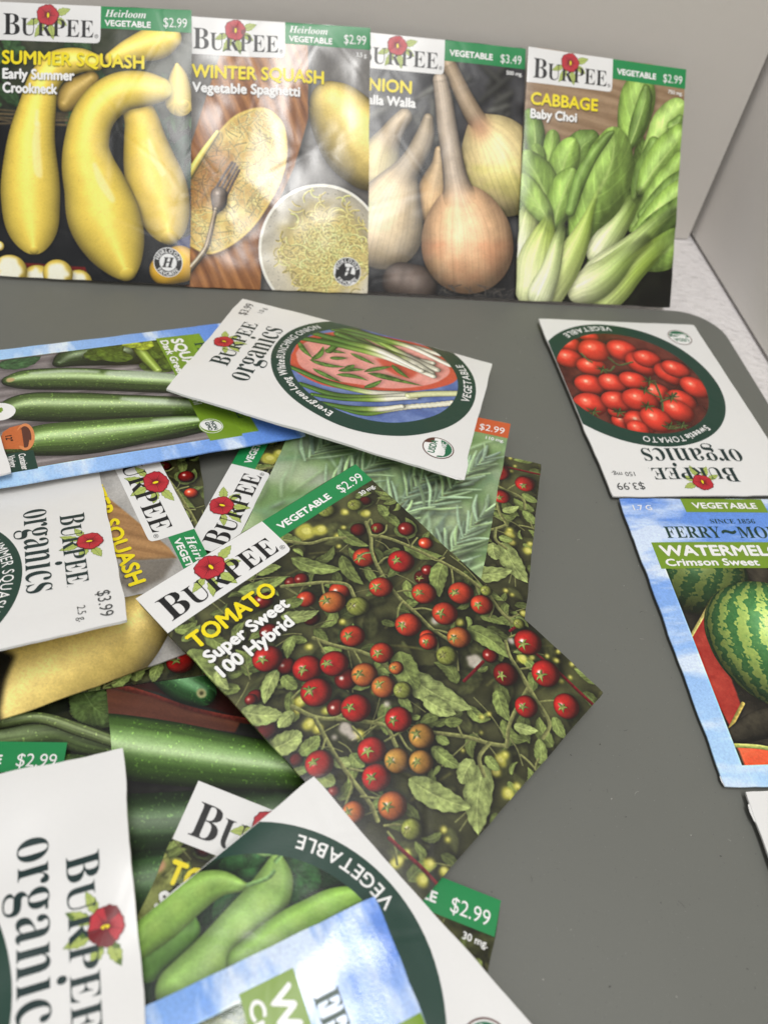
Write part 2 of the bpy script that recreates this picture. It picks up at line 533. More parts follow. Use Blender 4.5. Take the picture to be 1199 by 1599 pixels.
    def patch(self, name, x0, y0, x1, y1, mat, lift=.06, rad=(0, 0, 0, 0), n=(18, 7), parent=None):
        """a printed rectangle; rad rounds TL TR BR BL"""
        u = np.linspace(0, 1, n[0] + 1); v = np.linspace(0, 1, n[1] + 1)
        # denser near the ends so rounded corners read
        f_ = lambda t: .5 - .5 * np.cos(np.pi * t)
        uu, vv = np.meshgrid(x0 + (x1 - x0) * f_(u), y0 + (y1 - y0) * f_(v)); uu = uu.ravel(); vv = vv.ravel()
        for k, (cx, cy, sx, sy) in enumerate(((x0, y0, 1, 1), (x1, y0, -1, 1), (x1, y1, -1, -1), (x0, y1, 1, -1))):
            r = rad[k]
            if not r: continue
            px, py = cx + sx * r, cy + sy * r
            dx, dy = (px - uu) * sx, (py - vv) * sy
            m = (dx > 0) & (dy > 0)
            L = np.sqrt(dx ** 2 + dy ** 2) + 1e-9; mx = np.maximum(dx, dy)
            k_ = np.where(m, mx / L, 1)
            uu = np.where(m, px - sx * dx * k_, uu); vv = np.where(m, py - sy * dy * k_, vv)
        g = lambda i, j: i * (n[0] + 1) + j
        f = [(g(i, j), g(i + 1, j), g(i + 1, j + 1), g(i, j + 1)) for i in range(n[1]) for j in range(n[0])]
        return self.mesh(name, uu, vv, f, [mat], lift, parent=parent)
    def disc(self, name, cx, cy, r0, r1, mat, lift, n=96, rings=10, clip=PW - .15, parent=None):
        a = np.linspace(0, 2 * np.pi, n, endpoint=False); R = np.linspace(r0, r1, rings + 1)
        uu = (cx + R[:, None] * np.cos(a)).ravel(); vv = (cy + R[:, None] * np.sin(a)).ravel()
        f = []
        for i in range(rings):
            for j in range(n):
                k = (j + 1) % n
                ids = (i * n + j, (i + 1) * n + j, (i + 1) * n + k, i * n + k)
                if min(uu[list(ids)]) > clip: continue
                f.append(ids[::-1])
        uu = np.minimum(uu, clip)
        if r0 < .01:
            uu[:n] = cx; vv[:n] = cy
        return self.mesh(name, uu, vv, f, [mat], lift, parent=parent)
    def letters(self, name, layers, mat, lift=.12, parent=None):
        if not layers: return None
        us, fs, hs, b = [], [], [], 0
        for k, (P, Fs) in enumerate(layers):
            us.append(P); hs.append(np.full(len(P), lift + .004 * (k % 4)))
            fs += [tuple(i + b for i in f) for f in Fs]; b += len(P)
        P = np.vstack(us); h = np.concatenate(hs)
        ok = (P[:, 0] > -.5) & (P[:, 0] < PW + .5)
        fs = [f for f in fs if all(ok[list(f)])]
        return self.mesh(name, P[:, 0], P[:, 1], fs, [mat], P=self.pts(P[:, 0], P[:, 1], h), smooth=False, parent=parent)
    def shapes(self, name, items, lift=.16, parent=None):
        n_small = len(items) > 20
        """items: (points mm, material key); each a small fan polygon stacked in order"""
        us, fs, fm, hs, mats = [], [], [], [], []
        b = 0
        for k, (P, mk) in enumerate(items):
            P = np.array(P, float); c = P.mean(0)
            us.append(np.vstack([P, c[None]])); hs.append(np.full(len(P) + 1, lift + (.0012 if n_small else .004) * k))
            if mk not in mats: mats.append(mk)
            n = len(P)
            ar = np.sum(P[:, 0] * np.roll(P[:, 1], -1) - np.roll(P[:, 0], -1) * P[:, 1])
            for i in range(n):
                j = (i + 1) % n
                fs.append((b + i, b + n, b + j) if ar > 0 else (b + j, b + n, b + i)); fm.append(mats.index(mk))
            b += n + 1
        P = np.vstack(us); h = np.concatenate(hs)
        return self.mesh(name, P[:, 0], P[:, 1], fs, [M[m] for m in mats], P=self.pts(P[:, 0], P[:, 1], h), fmat=fm, smooth=False, parent=parent)

def leaf_shape(x, y, ang, L, w):
    t = np.linspace(0, 1, 10)
    prof = w * np.sin(np.pi * t ** .8) * (1 + .12 * np.sin(t * 25))
    a = np.stack([t * L, prof], 1); b = np.stack([t[::-1] * L, -prof[::-1]], 1)
    P = np.vstack([a, b[1:-1]])
    c, s = math.cos(ang), math.sin(ang)
    return np.stack([x + P[:, 0] * c - P[:, 1] * s, y + P[:, 0] * s + P[:, 1] * c], 1)

def flower(pk, x, y, d, lift=.18, parent=None):
    """the red hibiscus emblem with its pale green leaves"""
    it = []
    for ang, L, w, ox, oy in ((-.35, .72, .17, .36, -.06), (.55, .62, .15, .36, .12), (1.35, .74, .17, .10, .36), (2.15, .80, .16, -.16, .34), (2.75, .70, .14, -.34, .20)):
        P = leaf_shape(x + ox * d, y + oy * d, ang, L * d, w * d)
        c = P.mean(0)
        it.append((P, 'leaf_line')); it.append((c + (P - c) * (.94, .92), 'leaf_green'))
        t = np.array((x + ox * d, y + oy * d)); e = t + np.array((math.cos(ang), math.sin(ang))) * L * d * .92
        nn = np.array((-math.sin(ang), math.cos(ang))) * d * .008
        it.append(([t + nn, e + nn * .4, e - nn * .4, t - nn], 'leaf_line'))
        for k in (.35, .55, .75):
            m_ = t + (e - t) * k
            for sg in (-1, 1):
                q = m_ + (np.array((math.cos(ang + sg * .7), math.sin(ang + sg * .7)))) * w * d * .75
                it.append(([m_ + nn * .5, q, m_ - nn * .5], 'leaf_line'))
    lo = pk.shapes('emblem_leaves', it, .075, parent=parent)
    it = []
    a = np.linspace(0, 2 * np.pi, 60, endpoint=False)
    R = d * .5 * (1 + .035 * np.cos(5 * a + .4) + .022 * np.sin(17 * a) + .02 * np.cos(11 * a + 1))
    P = np.stack([x + R * np.cos(a), y + R * .92 * np.sin(a)], 1)
    it.append((P, 'petal_dark')); c = np.array((x, y))
    it.append((c + (P - c) * .93, 'petal_red'))
    for k in range(25):
        th = k / 25 * 2 * np.pi + .1
        e1 = c + np.array((math.cos(th), math.sin(th))) * d * (.34 if k % 5 else .46)
        nn = np.array((-math.sin(th), math.cos(th))) * d * (.012 if k % 5 else .022)
        s0 = c + np.array((math.cos(th), math.sin(th))) * d * .08
        it.append(([s0 + nn, e1, s0 - nn], 'petal_dark'))
    it.append((c + np.stack([np.cos(a[::4]), np.sin(a[::4])], 1) * d * .11, 'petal_dark'))
    it.append((c + (d * .02, d * .02) + np.stack([np.cos(a[::4]) * .05, np.sin(a[::4]) * .11], 1) * d, 'yellow_ink'))
    return pk.shapes('flower_emblem', it, lift + .09, parent=parent)

def logo(pk, x0, x1, base, capB, caps, ink_='black_ink', lift=.15, parent=None):
    """the brand name: a big first letter, then small capitals"""
    V, Fs, w = glyphs(serif('B'), -.004)
    wB = w * capB * .92
    L = line(serif('B'), x0, base, capB, width=wB, off=-.004)
    L += line(serif('URPEE'), x0 + wB + .45, base, caps, width=x1 - x0 - wB - .45, off=-.006)
    pk.letters('brand_name', L, M[ink_], lift, parent=parent)

def std_print(A, title, names, tw, ty):
    """prints the soft shadow behind the title lines"""
    L = line(title, 2.6, ty, 5.1, width=tw, bold=.22)
    print_shadow(A, L[:1], al=.6)
    y = 30.6
    for s, w in names:
        print_shadow(A, line(s, 2.8, y, 3.9, width=w)[:1], al=.6); y += 5.7

def std_packet(pk, A, title, names, tw, price, weight, heirloom=False, seal=False, band='green_band', kind='VEGETABLE',
               pic=True, name='picture', rough=.24, bump=.3, ty=24.6, spec=.5, tex=.05):
    A = A.copy()
    if title: std_print(A, title, names, tw, ty)
    pk.envelope(print_mat(name + '_print', photo_finish(A, len(name), tex), rough, bump, spec=spec), M['paper'])
    lab = pk.patch('brand_label', -.02, -.02, 43.6, 15.2, M['label_white'], .06, (0, 0, 2.0, 0))
    ban = pk.patch('price_band', 43.6, -.02, PW + .02, 9.0, M[band], .05)
    logo(pk, 3.0, 40.6, 13.0, 8.6, 7.0, parent=lab)
    pk.letters('registered_mark', line('®', 41.1, 13.2, 1.5), M['black_ink'], parent=lab)
    flower(pk, 21.4, 4.5, 9.2, parent=lab)
    if heirloom:
        pk.letters('heirloom_lettering', line(slanted('Heirloom'), 45.4, 4.2, 2.9, width=17.5), M['white_ink'], parent=ban)
        pk.letters('kind_lettering', line(kind, 45.4, 7.9, 2.3, width=19.5, bold=.12), M['white_ink'], parent=ban)
    else:
        pk.letters('kind_lettering', line(kind, 46.0, 6.6, 2.5, width=20.5, bold=.14), M['white_ink'], parent=ban)
    pk.letters('price_lettering', line(price, 70.4, 7.2, 3.7, width=10.2), M['white_ink'], parent=ban)
    if weight: pk.letters('weight_lettering', line(weight, 81.2, 12.2, 1.7, bold=.05, align='r'), M['white_ink'])
    if title:
        pk.letters('title_lettering', line(title, 2.6, ty, 5.1, width=tw, bold=.24), M['yellow_ink'])
        y = 30.6; L = []
        for s, w in names:
            L += line(s, 2.8, y, 3.9, width=w, bold=.24); y += 5.7
        pk.letters('variety_lettering', L, M['white_ink'])
    if seal:
        sx, sy, r = 72.8, 104.6, 6.4
        a = np.linspace(0, 2 * np.pi, 40, endpoint=False); circ = np.stack([np.cos(a), np.sin(a)], 1)
        c = np.array((sx, sy))
        s_ = pk.shapes('heirloom_seal', [(c + circ * r, 'white_ink'), (c + circ * (r - .35), 'seal_black'), (c + circ * 3.75, 'white_ink')], .10)
        L = arc('HEIRLOOM', sx, sy, 4.15, -90, 1.55, bold=.07, track=1.05)
        L += arc('FAVORITE', sx, sy, 5.75, 90, 1.55, inside=True, bold=.07, track=1.05)
        pk.letters('seal_lettering', L, M['white_ink'], .14, parent=s_)
        pk.letters('seal_initial', line(slanted('H'), sx, sy + 2.1, 4.2, align='c', bold=.1), M['seal_black'], .14, parent=s_)

def organic_packet(pk, A, over, price, weight, name='picture', usda=True, mid=-160, over_sx=1.0, ring=True):
    """A: the round picture (None when it lies out of sight under another packet)"""
    pk.envelope(M['paper'], M['paper'])
    cx, cy = 50.5, 68.5
    if ring:
        rg = pk.disc('picture_ring', cx, cy, 34.55, 42.3, M['ring_green'], .06, rings=3)
        if A is not None:
            pk.disc('round_picture', cx, cy, 0.0, 34.6, print_mat(name + '_print', photo_finish(A, len(name), .05), .26, .35), .07, rings=14, parent=rg)
        pk.letters('kind_lettering', arc('VEGETABLE', cx, cy, 40.4, 75, 3.3, inside=True, bold=.06, track=1.12), M['white_ink'], .13, parent=rg)
        if over:
            L = []
            tot = []
            bold_, plain = over
            # two words in different weight share one arc
            wb = sum(((glyphs(c)[2] + .13) if c != ' ' else .34) for c in bold_ + ' ') * 3.2 * over_sx * 1.05
            wp = sum(((glyphs(c)[2] + .13) if c != ' ' else .34) for c in plain) * 3.2 * over_sx * 1.05
            r = 36.9
            start = -(wb + wp) / 2
            L += arc(bold_, cx, cy, r, mid + math.degrees((start + wb / 2) / r), 3.2, bold=.10, sx=over_sx, track=1.05)
            L += arc(plain, cx, cy, r, mid + math.degrees((start + wb + wp / 2) / r), 3.2, bold=.02, sx=over_sx, track=1.05)
            pk.letters('variety_lettering', L, M['white_ink'], .13, parent=rg)
    logo(pk, 25.2, 62.0, 14.6, 7.6, 6.2, 'teal_ink')
    pk.letters('registered_mark', line('.', 62.6, 14.6, 1.5), M['teal_ink'])
    pk.letters('organic_lettering', line(serif('organics'), 18.2, 25.4, 10.2, width=44.5, off=-.006), M['teal_ink'])
    flower(pk, 42.3, 6.6, 8.6)
    pk.letters('price_lettering', line(price, 67.6, 6.9, 3.6, width=11.6), M['grey_ink'])
    pk.letters('weight_lettering', line(weight, 79.0, 12.6, 2.2, align='r'), M['grey_ink'])
    if usda:
        a = np.linspace(0, 2 * np.pi, 40, endpoint=False); circ = np.stack([np.cos(a), np.sin(a)], 1)
        c = np.array((12.6, 102.6))
        low = np.stack([np.cos(np.linspace(.05, np.pi - .05, 20)), np.sin(np.linspace(.05, np.pi - .05, 20))], 1)
        sl_ = pk.shapes('organic_seal', [(c + circ * 6.0, 'usda_brown'), (c + circ * 5.55, 'white_ink'), (c + low * 5.2, 'usda_green')], .10)
        pk.letters('seal_name', line('USDA', c[0], c[1] - .9, 2.5, width=7.6, align='c', bold=.1), M['usda_green'], .15, parent=sl_)
        pk.letters('seal_lettering', line('ORGANIC', c[0], c[1] + 2.7, 1.8, width=8.0, align='c', bold=.06), M['white_ink'], .15, parent=sl_)

def ferry_packet(pk, A, title, sub, weight, name, tab='VEGETABLE', rough=.26, bump=.35, spec=.5):
    pk.envelope(print_mat(name + '_print', photo_finish(A, len(name), .05), rough, bump, spec=spec), M['paper'])
    kt = pk.patch('kind_tab', 24.6, -.02, 58.0, 7.2, M['tab_green'], .05)
    pk.letters('kind_lettering', line(tab, 41.3, 5.2, 2.9, width=26, align='c', bold=.14), M['white_ink'], parent=kt)
    if weight: pk.letters('weight_lettering', line(weight, 4.2, 6.2, 2.5, bold=.06), M['white_ink'])
    pk.letters('since_lettering', line(serif('SINCE 1856'), 41.3, 13.0, 2.2, width=18, align='c', off=-.004), M['ring_green'])
    pk.letters('brand_name', line(serif('FERRY'), 12.8, 20.2, 5.6, width=21.5, off=-.002) + line('~', 35.0, 20.2, 7.5, width=5.4, bold=.25) + line(serif('MORSE'), 41.2, 20.2, 5.6, width=25.2, off=-.002), M['ring_green'])
    tb = pk.patch('title_band', 5.9, 22.2, 76.6, 34.4, M['tab_green'], .05)
    pk.letters('title_lettering', line(title[0], 8.2, 28.6, 4.6, width=title[1], bold=.28), M['white_ink'], parent=tb)
    pk.letters('variety_lettering', line(sub[0], 8.4, 33.2, 3.0, width=sub[1], bold=.16), M['white_ink'], parent=tb)
# ------------------------------------------------------------------ the printed pictures
def tomato_picture():
    A = new_canvas((.15, .155, .09), scale=12, seed=4, c2=(.31, .315, .19))
    A *= (.65 + .6 * fbm(XX / 5, YY / 7, 21)[..., None])
    r_ = np.random.RandomState(3)
    # leaves in the dim background
    for i in range(130):
        x, y = r_.uniform(-4, 86), r_.uniform(8, 118); an = r_.uniform(0, 6.28); L = r_.uniform(6, 15)
        g = r_.uniform(.5, 1.0)
        leaf(A, (x, y), (x + L * math.cos(an), y + L * math.sin(an)), L * .22, (.33 * g, .345 * g, .20 * g), r_.uniform(-.2, .2), seed=i, lit=.9, shadow=.4)
    for i in range(26):
        x, y = r_.uniform(0, 83), r_.uniform(10, 114); an = r_.uniform(0, 6.28); L = r_.uniform(8, 22)
        stroke(A, [(x, y), (x + L * .5 * math.cos(an) + 1, y + L * .5 * math.sin(an)), (x + L * math.cos(an), y + L * math.sin(an))], r_.uniform(.2, .4), (.36, .36, .2))
    A = blur(A, .22)
    for i in range(150):
        x, y = r_.uniform(-4, 86), r_.uniform(8, 118); an = r_.uniform(0, 6.28); L = r_.uniform(3.5, 9)
        g = r_.uniform(.75, 1.25)
        leaf(A, (x, y), (x + L * math.cos(an), y + L * math.sin(an)), L * r_.uniform(.18, .28), (.39 * g, .435 * g, .235 * g), r_.uniform(-.25, .25), seed=i + 7, lit=1.0, shadow=.45)
    for i in range(60):
        x, y = r_.uniform(0, 83), r_.uniform(10, 114); an = r_.uniform(0, 6.28); L = r_.uniform(4, 14)
        stroke(A, [(x, y), (x + L * .5 * math.cos(an) + .6, y + L * .5 * math.sin(an)), (x + L * math.cos(an), y + L * math.sin(an))], r_.uniform(.12, .22), (.50, .51, .32), n=14)
    # out-of-focus bright patches
    for x, y, r in [(50.9, 12.0, 2.89), (55.2, 14.8, 2.12), (57.7, 20.0, 0.95), (61.3, 18.7, 0.86), (38.1, 44.9, 0.94), (70.8, 19.0, 1.67), (65.8, 14.1, 1.21), (60.6, 26.2, 0.85), (55.4, 23.4, 0.73)] + [(71.2, 89.8, 1.71), (79.1, 97.4, 0.92), (74.9, 102.5, 0.80), (82.1, 101.4, 0.82), (78.0, 94.5, 0.72), (78.2, 103.7, 0.60), (73.8, 91.5, 1.01), (82.0, 95.8, 0.72), (86.7, 67.1, 1.11), (87.8, 70.3, 0.89), (65.0, 68.5, 1.34)] + [(42.4, 105.1, 1.72), (38.9, 106.3, 1.52), (37.0, 112.5, 1.57), (40.5, 113.1, 1.15), (17.1, 106.7, 0.90), (16.2, 108.9, 0.69), (8.4, 109.6, 1.25), (9.9, 113.1, 1.17), (4.5, 111.0, 1.53), (3.4, 103.7, 1.55), (49.9, 94.4, 0.67), (47.6, 93.6, 0.76), (36.4, 96.2, 0.54), (44.1, 96.4, 0.56), (44.5, 105.1, 1.01), (6.2, 103.8, 0.94), (2.0, 103.4, 1.16)] + [(10.5, 62.4, 1.64), (13.0, 55.8, 1.51), (11.4, 64.9, 1.31), (10.7, 57.3, 1.08), (16.3, 62.5, 1.09), (18.3, 73.5, 1.24), (25.5, 44.9, 1.17), (30.3, 67.4, 1.05)]:
        blob(A, x, y, r, (.74, .72, .30), .4, .85)
        blob(A, x + r * .2, y, r * .55, (.86, .84, .50), .3, .6)
    for x, y, r in [(59.0, 80.5, 2.26), (73.0, 83.8, 1.13), (59.5, 63.0, 1.12), (70.0, 79.2, 1.02)] + [(16.7, 69.8, 1.90), (16.8, 72.7, 1.23), (13.0, 69.8, 0.90), (30.0, 72.6, 1.04), (39.9, 76.7, 1.07)]:
        blob(A, x, y, r, (.80, .76, .72), .4, .8)
    # darker fruit behind
    def tom(x, y, r, kind, k=0):
        cs = {'R': (.745, .15, .13), 'r': (.78, .22, .15), 'o': (.77, .37, .19), 'y': (.74, .51, .24), 'g': (.58, .61, .28), 'd': (.48, .09, .08), 'D': (.34, .07, .065)}[kind]
        an = r_.uniform(0, 6.28)
        rr = r * 1.0
        def tex(b, t, s, X, Y, q):
            n = fbm(X / 2.2, Y / 2.2, int(x * 13) % 97, 3)
            hot = np.exp(-(((X - x) + .25 * r) ** 2 + ((Y - y) + .35 * r) ** 2) / (r * r * .5))[..., None]
            b = b * (.86 + .28 * n)[..., None]
            if kind in 'ry': b = lerp(b, np.minimum(b + np.array((.06, .16, .04)), 1), hot * .6)
            if kind == 'o': b = lerp(b, np.array((.86, .60, .26)), hot * .7)
            if kind == 'g': b = b + (.10 * (vnoise(X * 2.5, Y * 1.2, 8) - .5))[..., None]
            return b
        body(A, [(x - .05 * r, y, rr), (x + .05 * r, y + .02 * r, rr * .98)], cs, 6, tex, amb=.30, dif=.80, spec=0, rim=.35, shadow=.6)
        if kind not in 'D':
            f = field([(x - .28 * r, y - .30 * r, r * .34)], 2)
            if f:
                sl, q, nx, ny, t, s, a, X, Y = f
                put(A, sl, blur(np.clip(1.1 - q, 0, 1) ** 1.6, .12) * (.75 if kind in 'Rry' else .5), np.array((1, .86, .76), np.float32))
            blob(A, x - .30 * r, y - .32 * r, r * .13, (1, .97, .93), .10, 1.0)
        return an
    def calyx(x, y, r, ax, ay, sc_=1.0):
        for k in range(5):
            th = math.atan2(ay, ax) + k * 1.2566 + r_.uniform(-.25, .25); L = r * r_.uniform(.45, .75) * sc_
            c0 = np.array((x + ax * r * .52, y + ay * r * .52))
            e = c0 + np.array((math.cos(th), math.sin(th) * .8)) * L
            g = r_.uniform(.75, 1.1)
            body(A, [(c0[0], c0[1], .09 * r), ((c0[0] + e[0]) / 2 + .05 * r, (c0[1] + e[1]) / 2 - .06 * r, .085 * r), (e[0], e[1], .03)], (.54 * g, .55 * g, .28 * g), 10, None, spec=0, shadow=.35)
        blob(A, x + ax * r * .52, y + ay * r * .52, r * .13, (.62, .63, .36), .1, .9)
    back = [(69.8, 26.1, 2.29), (64.5, 22.5, 2.59), (77.1, 32.2, 2.88), (78.1, 40.5, 2.46), (67.9, 49.6, 2.85), (58.8, 31.9, 3.64), (35.3, 31.9, 2.77), (44.7, 36.3, 3.19), (35.8, 24.3, 1.95), (38.8, 25.5, 2.21), (74.5, 14.7, 1.98)] + [(19.0, 64.0, 2.61), (26.8, 59.4, 3.29), (1.7, 55.3, 3.00), (17.2, 45.1, 2.61), (3.5, 80.1, 1.53), (2.1, 67.4, 1.76)] + [(20.5, 33.5, 2.71), (5.4, 46.6, 2.07), (2.1, 55.8, 2.81), (4.0, 46.5, 1.65), (25.8, 24.0, 2.81), (32.3, 37.9, 2.57)] + [(64.2, 82.4, 2.49), (71.1, 48.6, 2.18)]
    for i, (x, y, r) in enumerate(back):
        tom(x, y, r, 'dDd'[i % 3] if i not in (3, 5, 6, 7) else 'r')
        if i in (5, 4, 0): calyx(x, y, r, -.8, -.3)
    L1 = (.47, .525, .29); L2 = (.55, .60, .36); L3 = (.39, .435, .235)
    n = 0
    for (p0, p1), w, c in zip([((41.6, 17.7), (50.4, 30.7)), ((53.6, 27.1), (51.7, 39.4)), ((59.6, 18.5), (62.7, 29.6)), ((26.3, 31.9), (35.4, 37.5)), ((29.8, 28.9), (34.4, 31.5)), ((71.7, 37.1), (78.8, 47.6)), ((77.1, 50.0), (66.8, 58.1)), ((46.9, 14.7), (44.5, 9.7)), ((75.4, 23.6), (76.4, 18.7))],
                              (2.6, 2.2, 2.0, 2.2, 1.9, 2.4, 3.0, 1.6, 1.8), (L1, L3, L3, L2, L3, L3, L1, L3, L1)):
        leaf(A, p0, p1, w, c, .1, seed=n); n += 1
    for (p0, p1), w, c in zip([((65.6, 71.9), (68.2, 87.2)), ((58.7, 91.5), (51.9, 96.1)), ((71.9, 71.5), (75.9, 78.6)), ((69.8, 94.7), (65.2, 98.5)), ((80.7, 79.2), (81.3, 84.0))], (3.2, 2.6, 1.6, 1.8, 1.3), (L1, L3, L3, L3, L1)):
        leaf(A, p0, p1, w, c, -.08, seed=n); n += 1
    for (p0, p1), w, c in zip([((14.3, 44.5), (5.8, 49.9)), ((0.4, 47.9), (7.4, 55.5)), ((1.3, 24.0), (1.2, 38.6)), ((14.4, 47.6), (14.9, 52.3)), ((0.1, 61.2), (7.5, 62.6)), ((22.5, 17.0), (36.3, 21.9)), ((4.3, 66.9), (10.2, 66.7)), ((5.4, 56.6), (7.7, 58.7)), ((24.3, 39.4), (18.8, 43.5)), ((1.5, 19.7), (7.9, 18.9)), ((2.5, 33.7), (1.6, 40.1))],
                              (2.1, 3.0, 3.6, 2.0, 3.2, 2.4, 2.2, 1.5, 1.6, 1.5, 1.6), (L2, L2, L1, L1, L2, L1, L1, L2, L1, L1, L2)):
        leaf(A, p0, p1, w, c, .06, seed=n); n += 1
    for (p0, p1), w, c in zip([((40.3, 69.3), (47.3, 90.1)), ((37.4, 103.4), (23.0, 113.7)), ((19.9, 91.9), (26.7, 108.0)), ((30.7, 90.1), (32.6, 99.0)), ((39.2, 78.9), (42.6, 87.8)), ((57.0, 91.5), (52.9, 99.7)), ((53.1, 101.7), (57.3, 107.2)), ((51.2, 113.1), (55.5, 108.9)), ((64.0, 108.4), (61.8, 114.3)), ((40.1, 102.3), (40.2, 106.6)), ((35.7, 100.1), (29.5, 102.0)), ((34.0, 88.8), (35.0, 92.2)), ((38.8, 87.5), (42.6, 90.3)), ((34.7, 73.5), (33.7, 79.1))],
                              (4.2, 4.2, 3.6, 2.2, 2.6, 2.3, 1.7, 2.1, 1.9, 1.7, 2.6, 1.5, 1.6, 1.6), (L2, L2, L2, L1, L2, L1, L2, L1, L1, L1, L2, L1, L3, L1)):
        leaf(A, p0, p1, w, c, .06, seed=n); n += 1
    for (p0, p1), w, c in zip([((8.6, 74.6), (12.0, 77.8)), ((13.1, 76.7), (13.5, 80.9)), ((43.3, 64.6), (39.9, 75.4)), ((3.9, 74.6), (4.9, 78.7)), ((9.3, 57.1), (4.2, 57.7)), ((32.6, 80.3), (34.4, 81.4))], (1.6, 1.8, 4.0, 2.2, 1.8, .9), (L2, L1, L1, L2, L2, L1)):
        leaf(A, p0, p1, w, c, .08, seed=n); n += 1
    # stems
    G = (.53, .54, .33)
    for pts in [[(68.3, 21.8), (65.5, 27.3), (61.9, 31.9), (58.8, 39.7), (56.7, 50.1), (56.9, 58.0), (56.8, 64.6), (58.1, 70.5)], [(66.2, 27.1), (69.4, 30.9), (72.9, 38.1), (75.7, 45.8), (77.5, 51.0), (79.0, 57.2)], [(32.8, 23.8), (38.3, 27.5), (43.1, 30.9), (47.7, 36.0), (46.6, 40.7)], [(44.1, 10.9), (49.0, 16.5), (54.4, 18.8), (59.0, 22.2)]]:
        stroke(A, pts, .62, G, n=60)
    for pts in [[(61.4, 31.8), (59.7, 30.8), (57.1, 30.5)], [(60.5, 36.7), (63.7, 36.4), (65.7, 37.8)], [(58.8, 40.4), (55.1, 40.9), (52.8, 41.8)], [(57.9, 48.3), (60.0, 49.4), (62.2, 51.6)], [(57.0, 55.9), (59.8, 57.7), (61.9, 60.6)], [(56.7, 51.5), (53.5, 52.9), (50.8, 55.4)], [(42.4, 30.7), (40.5, 34.0), (40.8, 35.0)], [(68.3, 22.6), (70.3, 21.8), (69.4, 23.5)], [(67.7, 28.4), (70.8, 28.6), (72.9, 27.1)], [(77.3, 37.1), (74.5, 37.8), (73.3, 38.4)], [(78.8, 48.4), (76.4, 47.9), (75.3, 46.2)], [(77.4, 53.2), (74.9, 56.3), (72.9, 58.2)]] + [[(67.3, 91.2), (70.3, 93.1), (73.8, 96.2)], [(64.0, 101.9), (66.9, 103.9), (69.6, 106.3)], [(56.8, 64.9), (58.4, 66.7), (59.9, 69.3)], [(55.7, 67.4), (54.2, 69.5), (52.5, 70.7)], [(79.5, 62.5), (77.7, 64.8), (76.4, 67.4)], [(80.0, 69.0), (77.4, 72.0), (74.0, 73.4)], [(73.8, 82.5), (75.9, 83.3), (77.3, 84.8)], [(84.0, 79.1), (79.2, 77.8), (78.9, 74.0)], [(57.0, 74.7), (55.3, 76.6), (52.9, 79.1)]]:
        stroke(A, pts, .36, G, n=26)
    for pts in [[(80.0, 68.3), (78.5, 74.4), (78.3, 79.9)], [(71.4, 82.5), (68.6, 86.9), (66.8, 93.4), (64.4, 100.4), (62.4, 105.6)], [(77.5, 50.9), (79.3, 57.8), (80.0, 68.3)]] + [[(28.3, 43.5), (31.2, 49.4), (35.6, 56.1), (37.5, 61.7), (37.7, 66.6)], [(10.6, 55.5), (13.0, 62.0), (17.3, 66.3), (22.9, 66.1)], [(17.0, 66.6), (23.5, 74.0), (25.2, 77.6), (23.4, 82.9)], [(12.8, 62.2), (11.2, 68.2), (9.7, 74.6), (8.8, 81.3), (7.9, 88.9), (6.4, 93.2)]] + [[(33.5, 86.8), (39.8, 94.1), (43.5, 99.9), (46.8, 103.9)], [(67.3, 91.9), (65.1, 97.5), (62.0, 107.8), (56.9, 109.6)], [(43.5, 99.9), (38.4, 100.7), (35.7, 104.8)], [(46.8, 103.9), (53.3, 100.0), (64.8, 97.1)]]:
        stroke(A, pts, .6, G, n=60)
    for pts in [[(11.2, 68.2), (8.7, 69.8), (5.7, 70.8)], [(18.5, 70.9), (18.3, 74.1), (17.7, 77.0)], [(7.5, 86.0), (9.5, 88.4), (11.8, 91.1)], [(23.6, 73.8), (27.3, 74.8), (30.1, 76.2)], [(10.4, 79.0), (12.1, 81.2), (14.1, 83.1)], [(26.4, 81.0), (25.5, 84.8), (25.6, 86.5)], [(12.1, 53.8), (15.0, 53.5), (18.0, 54.4)], [(27.4, 48.5), (27.4, 49.8), (27.7, 51.4)], [(34.1, 54.5), (33.2, 58.1), (32.5, 59.5)], [(3.4, 84.7), (7.7, 82.4), (8.7, 80.2)], [(28.9, 44.1), (27.7, 48.8), (27.7, 50.7)]] + [[(48.0, 108.3), (48.3, 111.0), (48.2, 113.7)], [(6.8, 95.3), (9.3, 97.4), (10.7, 99.5)], [(48.2, 113.7), (49.6, 112.9), (51.2, 112.5)], [(6.3, 97.0), (5.8, 99.7), (2.6, 104.0)], [(40.3, 90.8), (39.4, 93.1), (39.3, 93.6)], [(22.2, 79.8), (28.7, 81.4), (30.7, 82.6)]]:
        stroke(A, pts, .33, G, n=26)
    for pts in [[(75.8, 91.1), (76.6, 100.6), (76.6, 108.0), (76.7, 114.2)], [(51.8, 82.7), (56.1, 82.6), (60.8, 82.4)], [(75.4, 81.1), (77.4, 81.3), (78.6, 81.7)]] + [[(5.5, 98.3), (5.9, 103.5), (6.4, 109.2), (6.4, 113.8)]]:
        stroke(A, pts, .5, (.45, .10, .13), n=50)
